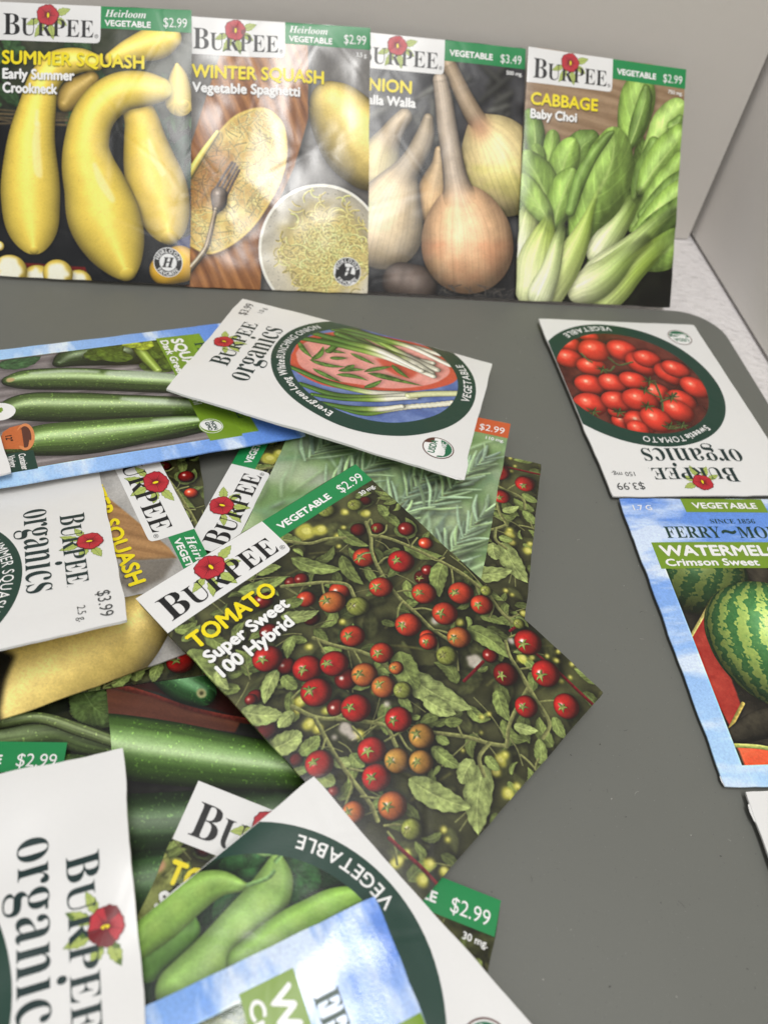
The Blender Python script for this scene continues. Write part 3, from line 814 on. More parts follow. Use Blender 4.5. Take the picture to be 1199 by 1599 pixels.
    # the fruit in front
    sets = [('R', [(66.8, 40.5, 4.20)]), ('r', [(55.2, 43.5, 3.61), (64.0, 53.9, 3.86), (63.9, 63.3, 3.98), (52.3, 58.7, 3.95), (73.0, 61.2, 3.72), (37.2, 50.5, 3.53), (53.9, 65.5, 2.40)]), ('o', [(40.5, 37.8, 3.85), (61.8, 71.7, 3.02)]), ('g', [(45.2, 44.0, 3.39), (70.5, 13.9, 2.57), (61.9, 9.7, 2.85)]),
            ('r', [(73.4, 61.5, 4.07), (75.5, 68.8, 3.62), (52.9, 66.7, 2.76)]), ('R', [(77.0, 87.3, 4.38), (73.2, 97.7, 4.38), (60.3, 100.3, 3.40), (69.9, 108.5, 3.95)]), ('d', [(63.2, 89.6, 3.76)]), ('o', [(61.2, 71.9, 3.62)]), ('g', [(53.9, 73.7, 3.22), (80.7, 66.2, 2.07), (79.8, 81.3, 1.90)]),
            ('R', [(14.9, 39.8, 4.01), (20.9, 49.7, 4.02), (27.4, 53.6, 3.91), (18.0, 56.8, 4.17), (22.9, 67.6, 4.03), (29.3, 77.9, 3.66), (17.9, 79.2, 3.73), (13.8, 85.2, 3.70), (5.5, 72.3, 3.60)]), ('o', [(31.4, 61.9, 3.64), (32.9, 68.2, 3.35), (39.6, 66.5, 2.09)]), ('g', [(36.2, 72.7, 2.65)]), ('r', [(39.8, 60.2, 3.31)]),
            ('y', [(30.7, 85.6, 3.53), (21.0, 85.8, 3.40), (25.5, 90.5, 3.26)]), ('o', [(11.8, 93.2, 3.68), (3.5, 87.4, 2.78)]), ('g', [(11.3, 100.7, 2.74)])]
    for kd, lst in sets:
        for (x, y, r) in lst:
            tom(x, y, r, kd)
            calyx(x, y, r, -.75 + r_.uniform(-.2, .3), -.35 + r_.uniform(-.4, .2), .9)
    # grain of the print
    A *= (1 + .05 * (r_.rand(CH, CW, 1).astype(np.float32) - .5))
    return np.clip(A, 0, 1)

def skin(var=.1, sc_=2.0, seed=1, along=None):
    def t_(b, t, s, X, Y, q):
        n = fbm(X / sc_, Y / sc_, seed, 4)
        b = b * (1 - var + 2 * var * n)[..., None]
        if along is not None:
            st = fbm(s * along[0] + 3, t * along[1], seed + 5, 3)
            b = b * (1 - along[2] + 2 * along[2] * st)[..., None]
        return b
    return t_

def summer_squash_picture():
    A = new_canvas((.07, .075, .085), scale=12, seed=2, c2=(.13, .135, .14))
    r_ = np.random.RandomState(5)
    top = np.clip((52 - YY) / 14, 0, 1)[..., None]
    A = lerp(A, lerp((.13, .17, .10), (.30, .30, .24), fbm(XX / 6, YY / 4, 8)[..., None]), top)
    for i in range(46):
        x, y = r_.uniform(-5, 84), r_.uniform(12, 52); an = r_.uniform(0, 6.28); L = r_.uniform(8, 18); g = r_.uniform(.6, 1.2)
        if x > 45 and y < 30 and r_.rand() < .5: continue
        leaf(A, (x, y), (x + L * math.cos(an), y + L * math.sin(an)), L * .2, (.20 * g, .30 * g, .18 * g), seed=i)
    for i in range(10):
        leaf(A, (r_.uniform(66, 84), r_.uniform(45, 75)), (r_.uniform(66, 86), r_.uniform(50, 80)), 3.5, (.13, .25, .19), seed=i + 60)
    for i in range(7):
        y = 44 + i * .8
        stroke(A, [(-2, y - 1 + r_.rand() * 2), (12, y + r_.rand()), (30, y + 1 * r_.rand())], .35, (.42, .36, .26))
    A = blur(A, .3)
    yl = (.94, .825, .35)
    sk = lambda seed: (lambda b, t, s, X, Y, q: skin(.035, 4.5, seed)(b, t, s, X, Y, q) * (1 - .025 * (vnoise(X * 1.1, Y * 1.1, seed + 40) > .85))[..., None])
    kw = dict(amb=.50, dif=.58, spec=.16, gloss=20, rim=.26, L=np.array((-.15, -.42, .90)))
    body(A, [(39.8, 29.8, 3.40), (32.2, 36.1, 5.79), (28.7, 40.3, 3.41)], (.66, .55, .27), 30, sk(1), **kw)
    body(A, [(48.2, 21.1, 2.72), (56.6, 17.1, 4.77), (67.2, 13.8, 6.83), (74.3, 11.5, 4.10)], yl, 40, sk(2), **kw)
    body(A, [(76.4, 22.3, 0.96), (77.2, 28.2, 4.28), (77.2, 36.2, 6.24), (78.7, 37.4, 4.16)], (.88, .77, .36), 30, sk(3), **kw)
    body(A, [(41.9, 23.0, 3.40), (34.3, 22.4, 5.08), (25.3, 25.1, 6.43), (19.8, 32.0, 6.78), (17.6, 40.1, 7.62), (14.7, 55.8, 9.93), (14.2, 73.0, 12.31), (14.3, 83.4, 12.23), (14.7, 90.4, 11.15), (15.1, 96.0, 7.82), (15.4, 100.6, 3.49)], yl, 90, sk(4), **kw)
    body(A, [(59.5, 41.3, 6.56), (61.6, 46.9, 7.63), (62.7, 53.6, 9.05), (64.8, 63.1, 11.36), (67.7, 72.6, 13.12), (70.2, 80.1, 12.05), (71.8, 86.3, 9.59), (72.8, 91.1, 5.83)], (.92, .79, .31), 80, sk(5), **kw)
    body(A, [(69.7, 32.5, 4.83), (61.6, 32.8, 7.23), (52.4, 34.5, 8.11), (44.7, 39.6, 8.59), (39.8, 47.2, 8.95), (37.8, 57.5, 9.68), (38.8, 66.3, 11.47), (42.0, 75.8, 13.65), (45.1, 86.1, 15.79), (48.3, 94.4, 14.16), (51.5, 102.0, 10.09), (54.1, 108.3, 5.27)], yl, 110, sk(6), **kw)
    blob(A, *[(73.3, 32.0, 2.76)][0], (.84, .80, .46), .8, .8)
    for pts in [[(17.4, 48.9, 1.09), (16.7, 57.1, 1.78), (17.4, 68.0, 1.79), (18.4, 70.7, 0.69)], [(41.2, 64.8, 0.97), (44.0, 71.6, 1.81), (48.3, 78.3, 1.40), (49.0, 79.7, 0.56)], [(64.4, 53.5, 0.69), (66.6, 60.2, 1.53), (70.2, 66.9, 1.40)], [(17.1, 43.5, 0.68), (16.7, 48.9, 0.95)]]:
        f = field(pts, 24)
        if f: put(A, f[0], blur(f[6] * .55, .4), np.array((1, .95, .72), np.float32))
    red = polymask([(10.2, 107.7), (37.1, 108.4), (38.5, 113.4), (10.2, 114.1)]); A += (np.array((.42, .08, .07)) - A) * red[..., None]
    blu = polymask([(76.8, 95.1), (82.5, 92.1), (82.5, 98.4), (76.8, 99.4)], .3); A += (np.array((.12, .16, .36)) - A) * blu[..., None]
    for (x, y, r) in [(34.3, 115.0, 5.32), (17.0, 115.2, 6.69), (25.3, 111.9, 6.21), (5.4, 111.5, 6.86), (0.7, 101.0, 2.08)]:
        body(A, [(x, y, r), (x + .3, y, r)], (.92, .80, .35), 4, None, amb=.7, dif=.4, spec=.1, shadow=.4)
        blob(A, x - .3, y - .2, r * .68, (.96, .95, .88), .5, .95)
    body(A, [(71.1, 108.2, 6.45), (78.2, 105.0, 7.90)], (.93, .72, .16), 20, sk(8), **kw)
    return np.clip(A, 0, 1)

def spaghetti_squash_picture():
    A = new_canvas((.40, .39, .38), scale=10, seed=3, c2=(.50, .49, .475))
    board = polymask([(-4.0, 72.0), (2.7, 51.4), (10.7, 27.1), (17.3, 7.8), (54.0, 5.7), (54.3, 39.6), (48.2, 60.2), (41.3, 75.2), (34.4, 91.7), (33.2, 117.8), (-3.7, 119.2)])
    wood(A, board, (.44, .26, .13), (.70, .48, .28), ang=1.15, sx=34, sy=1.5)
    sh = blur(np.roll(board, (8, 8), (0, 1)), 1.2) * (1 - board) * .55; A *= (1 - sh)[..., None]
    flesh = [(-4.0, 72.0), (2.1, 63.8), (8.1, 55.0), (14.2, 46.9), (22.3, 39.3), (34.0, 36.1), (42.4, 41.5), (44.9, 51.2), (43.6, 62.4), (38.5, 74.0), (30.2, 86.5), (20.6, 95.0), (10.4, 99.4), (1.5, 95.8), (-3.9, 92.0)]
    m = polymask([tuple(p) for p in spline([(x, y, 0) for x, y in flesh], 120)[:, :2]])
    A *= (1 - .5 * blur(np.roll(m, (6, 6), (0, 1)), 1.2) * (1 - m))[..., None]
    inner = np.clip(blur(m, 1.4) * 2 - 1.15, 0, 1)
    r_ = np.random.RandomState(9)
    A += (np.array((.90, .79, .42)) - A) * m[..., None]
    B = new_canvas((.80, .66, .38), scale=4, seed=12, c2=(.94, .84, .54))
    for i in range(620):
        x, y = r_.uniform(-2, 44), r_.uniform(28, 102); an = r_.normal(.9, .9); L = r_.uniform(3, 9); b = r_.uniform(-2, 2)
        g = r_.uniform(.72, 1.08)
        c = np.minimum(np.array((.98, .90, .60)) * g, 1)
        stroke(B, [(x, y), (x + L / 2 * math.cos(an) + b, y + L / 2 * math.sin(an)), (x + L * math.cos(an), y + L * math.sin(an))], r_.uniform(.16, .34), c, n=12)
    cav = polymask([(-2.6, 74.6), (4.1, 63.1), (12.2, 50.9), (22.4, 57.5), (22.5, 68.1), (13.7, 76.5), (4.2, 80.9), (-2.6, 82.6)], 2.2)
    B = lerp(B, B * np.array((.72, .55, .42)), cav[..., None] * .9)
    A += (B - A) * (inner * m)[..., None]
    body(A, [(1.4, 65.8, 1.87), (7.4, 56.3, 1.60), (13.8, 47.2, 1.06)], (.94, .84, .42), 20, None, shadow=.3, spec=.1)
    # fork
    fk = (.44, .38, .33)
    for dx in (-33, -11, 11, 33):
        pass
    for pts in [[(11.9, 73.2), (16.3, 65.7), (20.4, 59.6)], [(13.6, 73.8), (17.8, 66.7), (21.6, 60.2)], [(15.6, 74.4), (19.2, 67.6), (22.6, 61.5)], [(17.4, 75.0), (20.5, 68.5), (23.5, 62.8)]]:
        stroke(A, pts, .62, (.47, .40, .35), n=20)
    body(A, [(14.7, 73.8, 3.78), (14.7, 77.1, 3.24), (13.3, 80.5, 1.22)], fk, 20, None, spec=.3, shadow=.4)
    body(A, [(13.3, 79.8, 1.01), (11.3, 88.6, 1.15), (9.3, 96.1, 1.22), (6.3, 101.0, 1.36), (1.6, 106.7, 1.63), (-1.8, 110.2, 1.77)], (.55, .48, .38), 40, None, spec=.4, shadow=.4)
    # whole squash
    kw = dict(amb=.48, dif=.62, spec=.12, gloss=12, rim=.4, L=np.array((.1, -.5, .86)))
    body(A, [(64.9, 33.2, 10.23), (69.9, 38.8, 14.77), (76.5, 47.0, 17.32), (82.3, 52.6, 16.02)], (.90, .80, .47), 60, skin(.08, 5, 4, (4, 2, .06)), **kw)
    # bowl
    x, y, r = [(61.5, 96.0, 29.14)][0]
    drop(A, [(x, y, r), (x + .2, y, r)], (1.2, 1.6), 2.0, .5)
    f = field([(x, y, r), (x + .1, y, r)], 2)
    sl, q, nx, ny, t, s, a, X, Y = f
    c = np.empty(q.shape + (3,), np.float32); c[:] = (.86, .83, .75)
    c = c * (1 - .24 * np.clip((q - .55) / .35, 0, 1) * np.clip(1 - (q - .95) / .03, 0, 1) * (.5 + .5 * (-ny)))[..., None]
    c = np.where((q > .955)[..., None], np.array((.93, .91, .85), np.float32), c)
    spk = (vnoise(X * 1.9, Y * 1.9, 77) > .93) & (q < .95)
    c = np.where(spk[..., None], c * .6, c)
    put(A, sl, a, c)
    x, y, r = [(62.6, 93.9, 20.07)][0]
    drop(A, [(x, y, r)], (.6, 1.0), 1.4, .35)
    blob(A, x, y + 2, r * .95, (.88, .79, .46), 2.2, .9)
    for i in range(900):
        th = r_.uniform(0, 6.28); rr = r * abs(r_.normal(0, .5)); rr = min(rr, r * 1.12)
        px, py = x + rr * math.cos(th) * .95, y + 2 + rr * math.sin(th) * 1.05
        R = r_.uniform(1.2, 5); a0 = r_.uniform(0, 6.28); sp = r_.uniform(.9, 2.8)
        g = r_.uniform(.78, 1.05) if i < 500 else r_.uniform(.92, 1.12)
        P = [(px + R * math.cos(a0 + sp * k / 4) - R * math.cos(a0), py + (R * math.sin(a0 + sp * k / 4) - R * math.sin(a0)) * .8) for k in range(5)]
        stroke(A, P, r_.uniform(.26, .46), np.minimum(np.array((.99, .91, .58)) * g, 1), n=18)
    return np.clip(A, 0, 1)

def onion_picture():
    A = new_canvas((.17, .17, .18), scale=9, seed=6, c2=(.30, .30, .31))
    r_ = np.random.RandomState(4)
    for i in range(40):
        x, y = r_.uniform(0, 83), r_.uniform(8, 60); an = r_.uniform(0, 6.28); L = r_.uniform(8, 24); g = r_.uniform(.5, 1.1)
        body(A, [(x, y, 1.2), (x + L * .5 * math.cos(an), y + L * .5 * math.sin(an), 1.8), (x + L * math.cos(an), y + L * math.sin(an), .5)], (.38 * g, .38 * g, .36 * g), 14, None, spec=0)
    A = blur(A, .9)
    A *= (1 - .35 * np.clip((YY - 85) / 20, 0, 1))[..., None]
    kw = dict(amb=.52, dif=.60, spec=.16, gloss=9, rim=.26, L=np.array((-.25, -.45, .86)))
    def on(neck, bulb, cn, cb, seed, c3=None):
        nlast = len(neck); n = 70
        def tex(b, t, s, X, Y, q):
            st = fbm(s * 9 + seed, t * 2.2, seed, 3)
            b = lerp(cn, cb, smooth01((t - .42) / .3)[..., None])
            if c3 is not None: b = lerp(b, c3, (smooth01((t - .88) / .1) * np.clip(fbm(X / 14, Y / 10, seed + 2) * 2 - .5, 0, 1))[..., None])
            lines = np.abs(((np.arcsin(np.clip(s, -1, 1)) * 7 + seed) % 1) - .5)
            b = b * (.91 + .18 * st)[..., None] * (1 - .07 * (lines < .07))[..., None]
            return b * (.94 + .14 * fbm(X / 4, Y / 4, seed + 1))[..., None]
        body(A, neck + bulb, cn, n, tex, shadow=.6, **kw)
    ne = (.66, .60, .53)
    on([(26.0, 34.8, 3.66), (22.5, 39.1, 4.37), (19.1, 44.9, 5.65)], [(16.4, 50.6, 7.78), (14.5, 57.6, 10.64), (14.0, 61.1, 10.65)], (.60, .53, .42), (.72, .66, .46), 3)
    on([(42.7, 48.6, 2.15), (43.0, 55.5, 3.95)], [(42.2, 63.3, 7.22), (41.4, 71.1, 9.78), (41.5, 73.2, 9.43)], (.66, .56, .42), (.74, .60, .42), 5)
    on([(45.9, 10.7, 3.67), (51.1, 19.7, 3.91), (56.7, 28.8, 4.44), (61.5, 35.3, 5.40)], [(65.5, 41.2, 10.88), (71.1, 48.5, 17.93), (74.0, 54.6, 21.20)], (.58, .50, .40), (.88, .80, .58), 8, np.array((.80, .76, .46), np.float32))
    blob(A, *[(62.0, 38.0, 5.05)][0], (.72, .46, .34), 2.4, .5)
    on([(37.0, 34.9, 2.41), (35.5, 43.6, 4.55), (31.1, 52.9, 5.13), (26.3, 60.9, 6.78)], [(23.0, 69.5, 11.47), (19.7, 78.9, 16.20), (18.4, 85.4, 18.20)], (.58, .52, .43), (.88, .79, .64), 11)
    body(A, [(27.4, 108.5, 8.77), (34.9, 110.2, 9.55)], (.36, .31, .28), 10, skin(.15, 4, 2), **kw)
    A[:] = lerp(A, blur(A, .4), np.clip((YY - 100) / 6, 0, 1)[..., None])
    on([(42.1, 17.8, 3.67), (44.0, 26.5, 4.26), (45.9, 37.3, 4.71), (48.2, 48.1, 5.03), (50.6, 59.1, 5.79), (52.8, 67.4, 7.64)], [(54.9, 74.4, 12.08), (56.7, 80.7, 17.68), (57.8, 87.1, 21.47), (58.2, 90.7, 22.03)], ne, (.90, .73, .56), 14, np.array((.88, .64, .48), np.float32))
    for k in range(26):
        x0, y0 = r_.uniform(45, 80), r_.uniform(109, 114)
        stroke(A, [(x0, y0), (x0 + r_.uniform(-4, 4), y0 + r_.uniform(-2, 2)), (x0 + r_.uniform(-7, 7), y0 + r_.uniform(0, 4))], .14, (.36, .34, .32), n=10)
    return np.clip(A, 0, 1)

def choi_picture():
    A = new_canvas((.055, .06, .05), scale=10, seed=6, c2=(.10, .11, .08))
    bd = np.clip((62 - YY) / 10 + (XX - 60) / 60, 0, 1)
    wood(A, bd, (.50, .40, .30), (.64, .54, .43), ang=.14, sx=40, sy=2.6, seed=8)
    kw = dict(amb=.62, dif=.48, rim=.13, L=np.array((-.4, -.4, .82)))
    def lf(pts, c, seed, spec=.16, mid=True, vein=.16, shadow=.26):
        def tex(b, t, s, X, Y, q):
            b = b * (.66 + .62 * fbm(X / 4 + .4 * np.abs(s), Y / 9, seed, 4))[..., None]
            vv = np.abs(((t * 7 - np.abs(s) * 2.2 + seed * .3) % 1) - .5) * 2
            b = lerp(b, np.minimum(b * 1.3 + .05, 1), (np.clip((vv - .80) * 6, 0, 1) * vein * 1.6)[..., None])
            if mid: b = lerp(b, np.array((.70, .80, .46), np.float32), (np.exp(-((s + .15 * (fbm(t * 3, t * 0 + seed, seed) - .5)) / (.10 * (1.2 - t))) ** 2) * .75 * (1 - .5 * t))[..., None])
            return b
        P = [(x, y, r * 1.16) for x, y, r in pts]
        body(A, P, c, 70, tex, spec=spec * .7, gloss=16, shadow=shadow, **kw)
    def stalk(pts, seed, c1=(.86, .89, .70), c2=(.58, .69, .33)):
        def tex(b, t, s, X, Y, q):
            b = lerp(c1, c2, np.clip(t * 1.5 - .12 + .2 * s, 0, 1)[..., None])
            st = fbm(s * 8 + seed, t * 1.5, seed, 3)
            ln = np.abs(((np.arcsin(np.clip(s, -1, 1)) * 4 + seed * .3) % 1) - .5)
            return b * (.82 + .30 * st)[..., None] * (1 + .07 * (ln < .1))[..., None]
        body(A, [(x, y, r * 1.12) for x, y, r in pts], c1, 70, tex, spec=.12, gloss=18, shadow=.4, fade=.5, **kw)
    g1, g2, g3 = (.55, .68, .32), (.45, .57, .27), (.63, .75, .40)
    r_ = np.random.RandomState(31)
    for i in range(70):
        x, y = r_.uniform(-4, 86), r_.uniform(40, 92)
        if x > 60 and y > 84 or (30 < x < 60 and y < 52): continue
        an = r_.uniform(-2.2, -.7); L = r_.uniform(14, 26); g = r_.uniform(.6, 1.05)
        leaf(A, (x, y + 8), (x + L * math.cos(an), y + 8 + L * math.sin(an)), L * .22, (.46 * g, .58 * g, .27 * g), r_.uniform(-.2, .2), seed=i, serr=.05)
    # right-hand rear leaves
    lf([(53.3, 39.0, 2.22), (55.0, 29.2, 6.64), (57.3, 17.4, 8.08), (59.2, 10.4, 5.86), (60.5, 6.2, 2.92)], g1, 1)
    lf([(54.1, 39.6, 1.18), (58.1, 28.9, 3.69), (61.3, 16.9, 3.31), (61.7, 11.4, 1.76)], g2, 2)
    lf([(60.6, 45.6, 0.89), (66.8, 37.0, 3.88), (72.5, 27.4, 6.35), (78.3, 19.8, 5.23), (81.7, 16.7, 1.79)], g3, 3)
    lf([(76.5, 27.0, 2.24), (79.6, 25.3, 2.70), (81.0, 23.0, 1.80)], g2, 4)
    lf([(58.9, 61.5, 1.50), (61.5, 52.9, 4.50), (66.5, 44.0, 5.25), (67.5, 36.2, 2.99)], g2, 5)
    lf([(61.9, 58.5, 2.26), (67.7, 49.5, 6.02), (75.0, 39.7, 7.15), (81.7, 31.3, 5.27)], g1, 6, .22)
    lf([(59.1, 75.7, 3.03), (66.4, 64.5, 4.16), (74.4, 53.2, 4.54), (83.4, 43.1, 4.55)], g1, 7)
    lf([(63.5, 70.4, 2.27), (71.1, 62.7, 3.79), (78.7, 55.6, 4.56), (84.8, 50.8, 3.81)], g2, 8)
    lf([(61.7, 78.4, 3.04), (70.8, 69.9, 5.49), (79.1, 62.0, 6.11), (85.3, 56.5, 5.35)], g1, 9, .24)
    lf([(61.2, 82.0, 3.04), (69.6, 76.4, 5.35), (78.9, 69.2, 5.36), (85.8, 63.6, 4.61)], g2, 10)
    lf([(68.3, 91.7, 4.61), (76.2, 87.6, 7.34), (83.2, 82.7, 6.97), (87.8, 79.5, 4.65)], g1, 12)
    stalk([(40.8, 89.1, 5.27), (45.2, 83.1, 6.40), (51.0, 74.9, 5.27), (57.5, 65.2, 3.61), (61.1, 58.5, 1.95)], 2)
    stalk([(34.9, 108.8, 5.68), (44.7, 100.3, 9.13), (55.3, 91.1, 7.24), (64.3, 81.1, 4.73), (74.1, 71.0, 3.05), (81.0, 65.5, 1.68)], 4)
    stalk([(47.1, 111.1, 6.89), (53.1, 105.0, 6.90), (60.6, 96.5, 5.75), (72.7, 84.9, 4.23), (83.5, 76.1, 2.31)], 5, (.80, .86, .54), (.62, .74, .28))
    stalk([(33.6, 107.4, 6.43), (40.2, 104.2, 7.97), (47.8, 98.7, 6.85), (56.8, 89.5, 4.72), (65.9, 81.0, 2.75)], 6, (.88, .90, .70))
    # left-hand head
    lf([(6.1, 46.9, 2.87), (5.6, 38.9, 4.28), (4.4, 32.4, 3.55), (1.9, 28.7, 1.84)], g2, 13)
    lf([(11.5, 54.5, 2.17), (13.4, 46.2, 3.46), (14.3, 39.4, 3.30), (14.3, 36.7, 1.43)], g1, 14)
    lf([(7.8, 49.4, 3.59), (6.8, 46.1, 3.59), (5.9, 44.2, 1.72)], g1, 15)
    lf([(20.9, 61.8, 4.39), (25.7, 50.5, 8.03), (29.0, 42.0, 6.56), (34.2, 37.4, 3.64)], g2, 16)
    lf([(18.4, 59.3, 4.37), (20.3, 51.0, 6.54), (22.9, 44.0, 5.08), (25.0, 39.7, 1.74)], g1, 17)
    lf([(16.5, 78.7, 2.20), (13.1, 66.6, 6.56), (8.2, 57.4, 7.60), (3.3, 51.1, 5.02), (1.5, 47.3, 2.14)], g1, 18)
    lf([(17.3, 79.4, 2.21), (19.1, 70.2, 5.87), (22.4, 60.4, 6.22), (24.8, 54.7, 2.92), (25.1, 53.3, 1.02)], g1, 19)
    stalk([(1.8, 93.6, 4.40), (3.2, 83.8, 5.11), (4.6, 74.1, 4.36), (5.0, 67.9, 2.17)], 8, (.90, .92, .80), (.74, .80, .46))
    lf([(16.2, 79.5, 1.47), (11.4, 72.2, 4.38), (5.7, 65.8, 5.07), (1.5, 60.7, 4.32), (-0.2, 58.2, 2.15)], g3, 20)
    stalk([(9.6, 107.2, 9.30), (10.6, 96.6, 9.63), (12.3, 86.0, 6.26), (14.1, 77.5, 2.93), (14.2, 72.0, 1.17)], 9, (.88, .91, .68), (.66, .76, .30))
    lf([(30.2, 84.8, 3.73), (33.4, 73.3, 7.81), (39.7, 60.3, 12.26), (44.4, 48.8, 11.11), (46.1, 39.0, 7.00), (45.0, 34.0, 2.20)], g1, 22, .12, vein=.22)
    lf([(25.4, 71.2, 2.21), (29.2, 57.0, 2.93), (34.8, 45.6, 2.49), (42.0, 36.0, 1.76), (45.0, 33.3, 0.73)], g2, 23, mid=False)
    stalk([(16.7, 108.2, 8.23), (23.2, 98.7, 7.48), (29.6, 87.0, 5.37), (34.3, 74.7, 2.67), (37.6, 64.7, 1.18), (41.5, 52.5, 0.52)], 10, (.86, .90, .62), (.62, .74, .28))
    stalk([(12.9, 110.5, 5.97), (17.0, 99.7, 4.61), (20.0, 85.5, 2.81), (22.8, 73.4, 1.18)], 11, (.90, .93, .74), (.76, .84, .52))
    return np.clip(A, 0, 1)

def zuke_tex(seed, dark=.75):
    def tex(b, t, s, X, Y, q):
        st = fbm(s * 6 + seed, t * 2.5, seed, 3)
        b = b * (dark + .5 * st)[..., None]
        fl = vnoise(X * 2.6, Y * 2.6, seed + 3) * vnoise(X * 1.4 + 9, Y * 1.4, seed + 4)
        b = lerp(b, np.minimum(b * 1.6 + np.array((.12, .15, .05)), 1), np.clip((fl - .50) * 7, 0, 1)[..., None] * .45)
        return b
    return tex

def sky_canvas(seed=1):
    n = fbm(XX / 26 + .7, YY / 9, seed, 5)
    t = np.clip(YY / PH * 1.1, 0, 1)[..., None]
    A = lerp((.36, .53, .85), (.66, .80, .95), t)
    m = np.clip((n - .46) * 4.5, 0, 1)[..., None]
    A = lerp(A, (.86, .90, .965), m * .85)
    return A

def fat(P, k=1.28): return [(x, y, r * k) for x, y, r in P]

def zucchini_picture():
    A = sky_canvas(5)
    P = new_canvas((.36, .33, .33), scale=6, seed=3, c2=(.55, .52, .52))
    wood(P, np.ones((CH, CW), np.float32), (.36, .33, .33), (.60, .57, .57), ang=1.571, sx=30, sy=1.3, seed=6)
    Asave = A.copy(); A[:] = P
    kw = dict(amb=.38, dif=.66, spec=.42, gloss=20, rim=.4, L=np.array((-.55, -.1, .83)))
    c = (.30, .39, .18); d = (.20, .27, .14)
    body(A, fat([(15.0, 75.0, 2.36), (12.0, 68.0, 5.34), (13.4, 50.0, 7.08), (15.3, 33.6, 7.21), (15.4, 25.0, 5.62)]), d, 60, zuke_tex(1), **kw)
    for p0, p1 in [((12.0, 64.0), (7.9, 48.6)), ((9.7, 57.3), (17.9, 47.0)), ((24.2, 44.5), (25.7, 30.4)), ((19.8, 39.1), (9.8, 32.0)), ((8.4, 38.0), (20.8, 35.2)), ((26.1, 36.8), (18.6, 28.2))]:
        leaf(A, p0, p1, 5, (.30, .38, .12), seed=3)
    body(A, [(7.1, 43.6, 2.53), (19.1, 42.1, 2.72), (29.0, 40.2, 2.13)], (.56, .66, .24), 20, None, **kw)
    for p0, p1 in [((11.2, 43.1), (7.7, 36.8)), ((9.3, 42.6), (7.9, 48.6))]: leaf(A, p0, p1, 3, (.60, .66, .20), seed=8)
    leaf(A, *[((10.5, 97.0), (8.3, 81.2))][0], 4, (.22, .34, .20), seed=5)
    body(A, [(67.9, 76.5, 1.11), (67.0, 63.1, 2.96), (68.0, 47.8, 4.19), (68.6, 33.8, 2.39)], (.24, .34, .15), 30, zuke_tex(8), **kw)
    body(A, fat([(22.5, 94.1, 2.99), (23.2, 87.5, 5.26), (26.2, 74.7, 5.82), (31.6, 57.5, 5.63), (39.8, 34.7, 5.17)]), c, 70, zuke_tex(2), **kw)
    blob(A, *[(21.7, 94.6, 1.50)][0], (.72, .62, .44), .3)
    body(A, fat([(40.5, 97.3, 4.21), (40.7, 90.2, 6.83), (44.6, 76.4, 7.14), (48.9, 58.7, 6.05), (53.8, 40.9, 5.16), (58.9, 26.7, 4.22)]), c, 80, zuke_tex(3), **kw)
    body(A, fat([(61.9, 98.5, 4.34), (61.4, 89.1, 6.83), (63.4, 76.5, 7.61), (64.1, 62.4, 6.65), (64.5, 47.7, 4.94), (64.7, 36.4, 3.36), (65.1, 31.7, 2.18)]), (.35, .46, .21), 80, zuke_tex(4), **kw)
    for pts in [[(26.7, 58.3, 1.82), (30.4, 46.2, 2.62), (35.2, 34.3, 2.11)], [(44.1, 57.6, 0.99), (48.2, 47.0, 1.74), (53.5, 32.9, 1.25)], [(60.1, 50.3, 0.95), (61.7, 41.2, 1.45), (63.3, 34.0, 0.73)], [(19.3, 86.9, 0.77), (20.9, 74.7, 1.16), (24.5, 62.7, 0.91)]]:
        f = field(pts, 24)
        if f: put(A, f[0], blur(f[6] * .6, .6), np.array((.86, .90, .86), np.float32))
    inner = np.zeros((CH, CW), np.float32)
    inner[int(22 * S):int(107.5 * S), int(7.3 * S):int(75.6 * S)] = 1
    A = lerp(Asave, A, inner[..., None])
    m = polymask([(6.0, 15.6), (75.4, 15.6), (75.4, 27.6), (6.0, 27.6)]); A += (np.array((.475, .605, .165)) - A) * m[..., None]
    return np.clip(A, 0, 1)

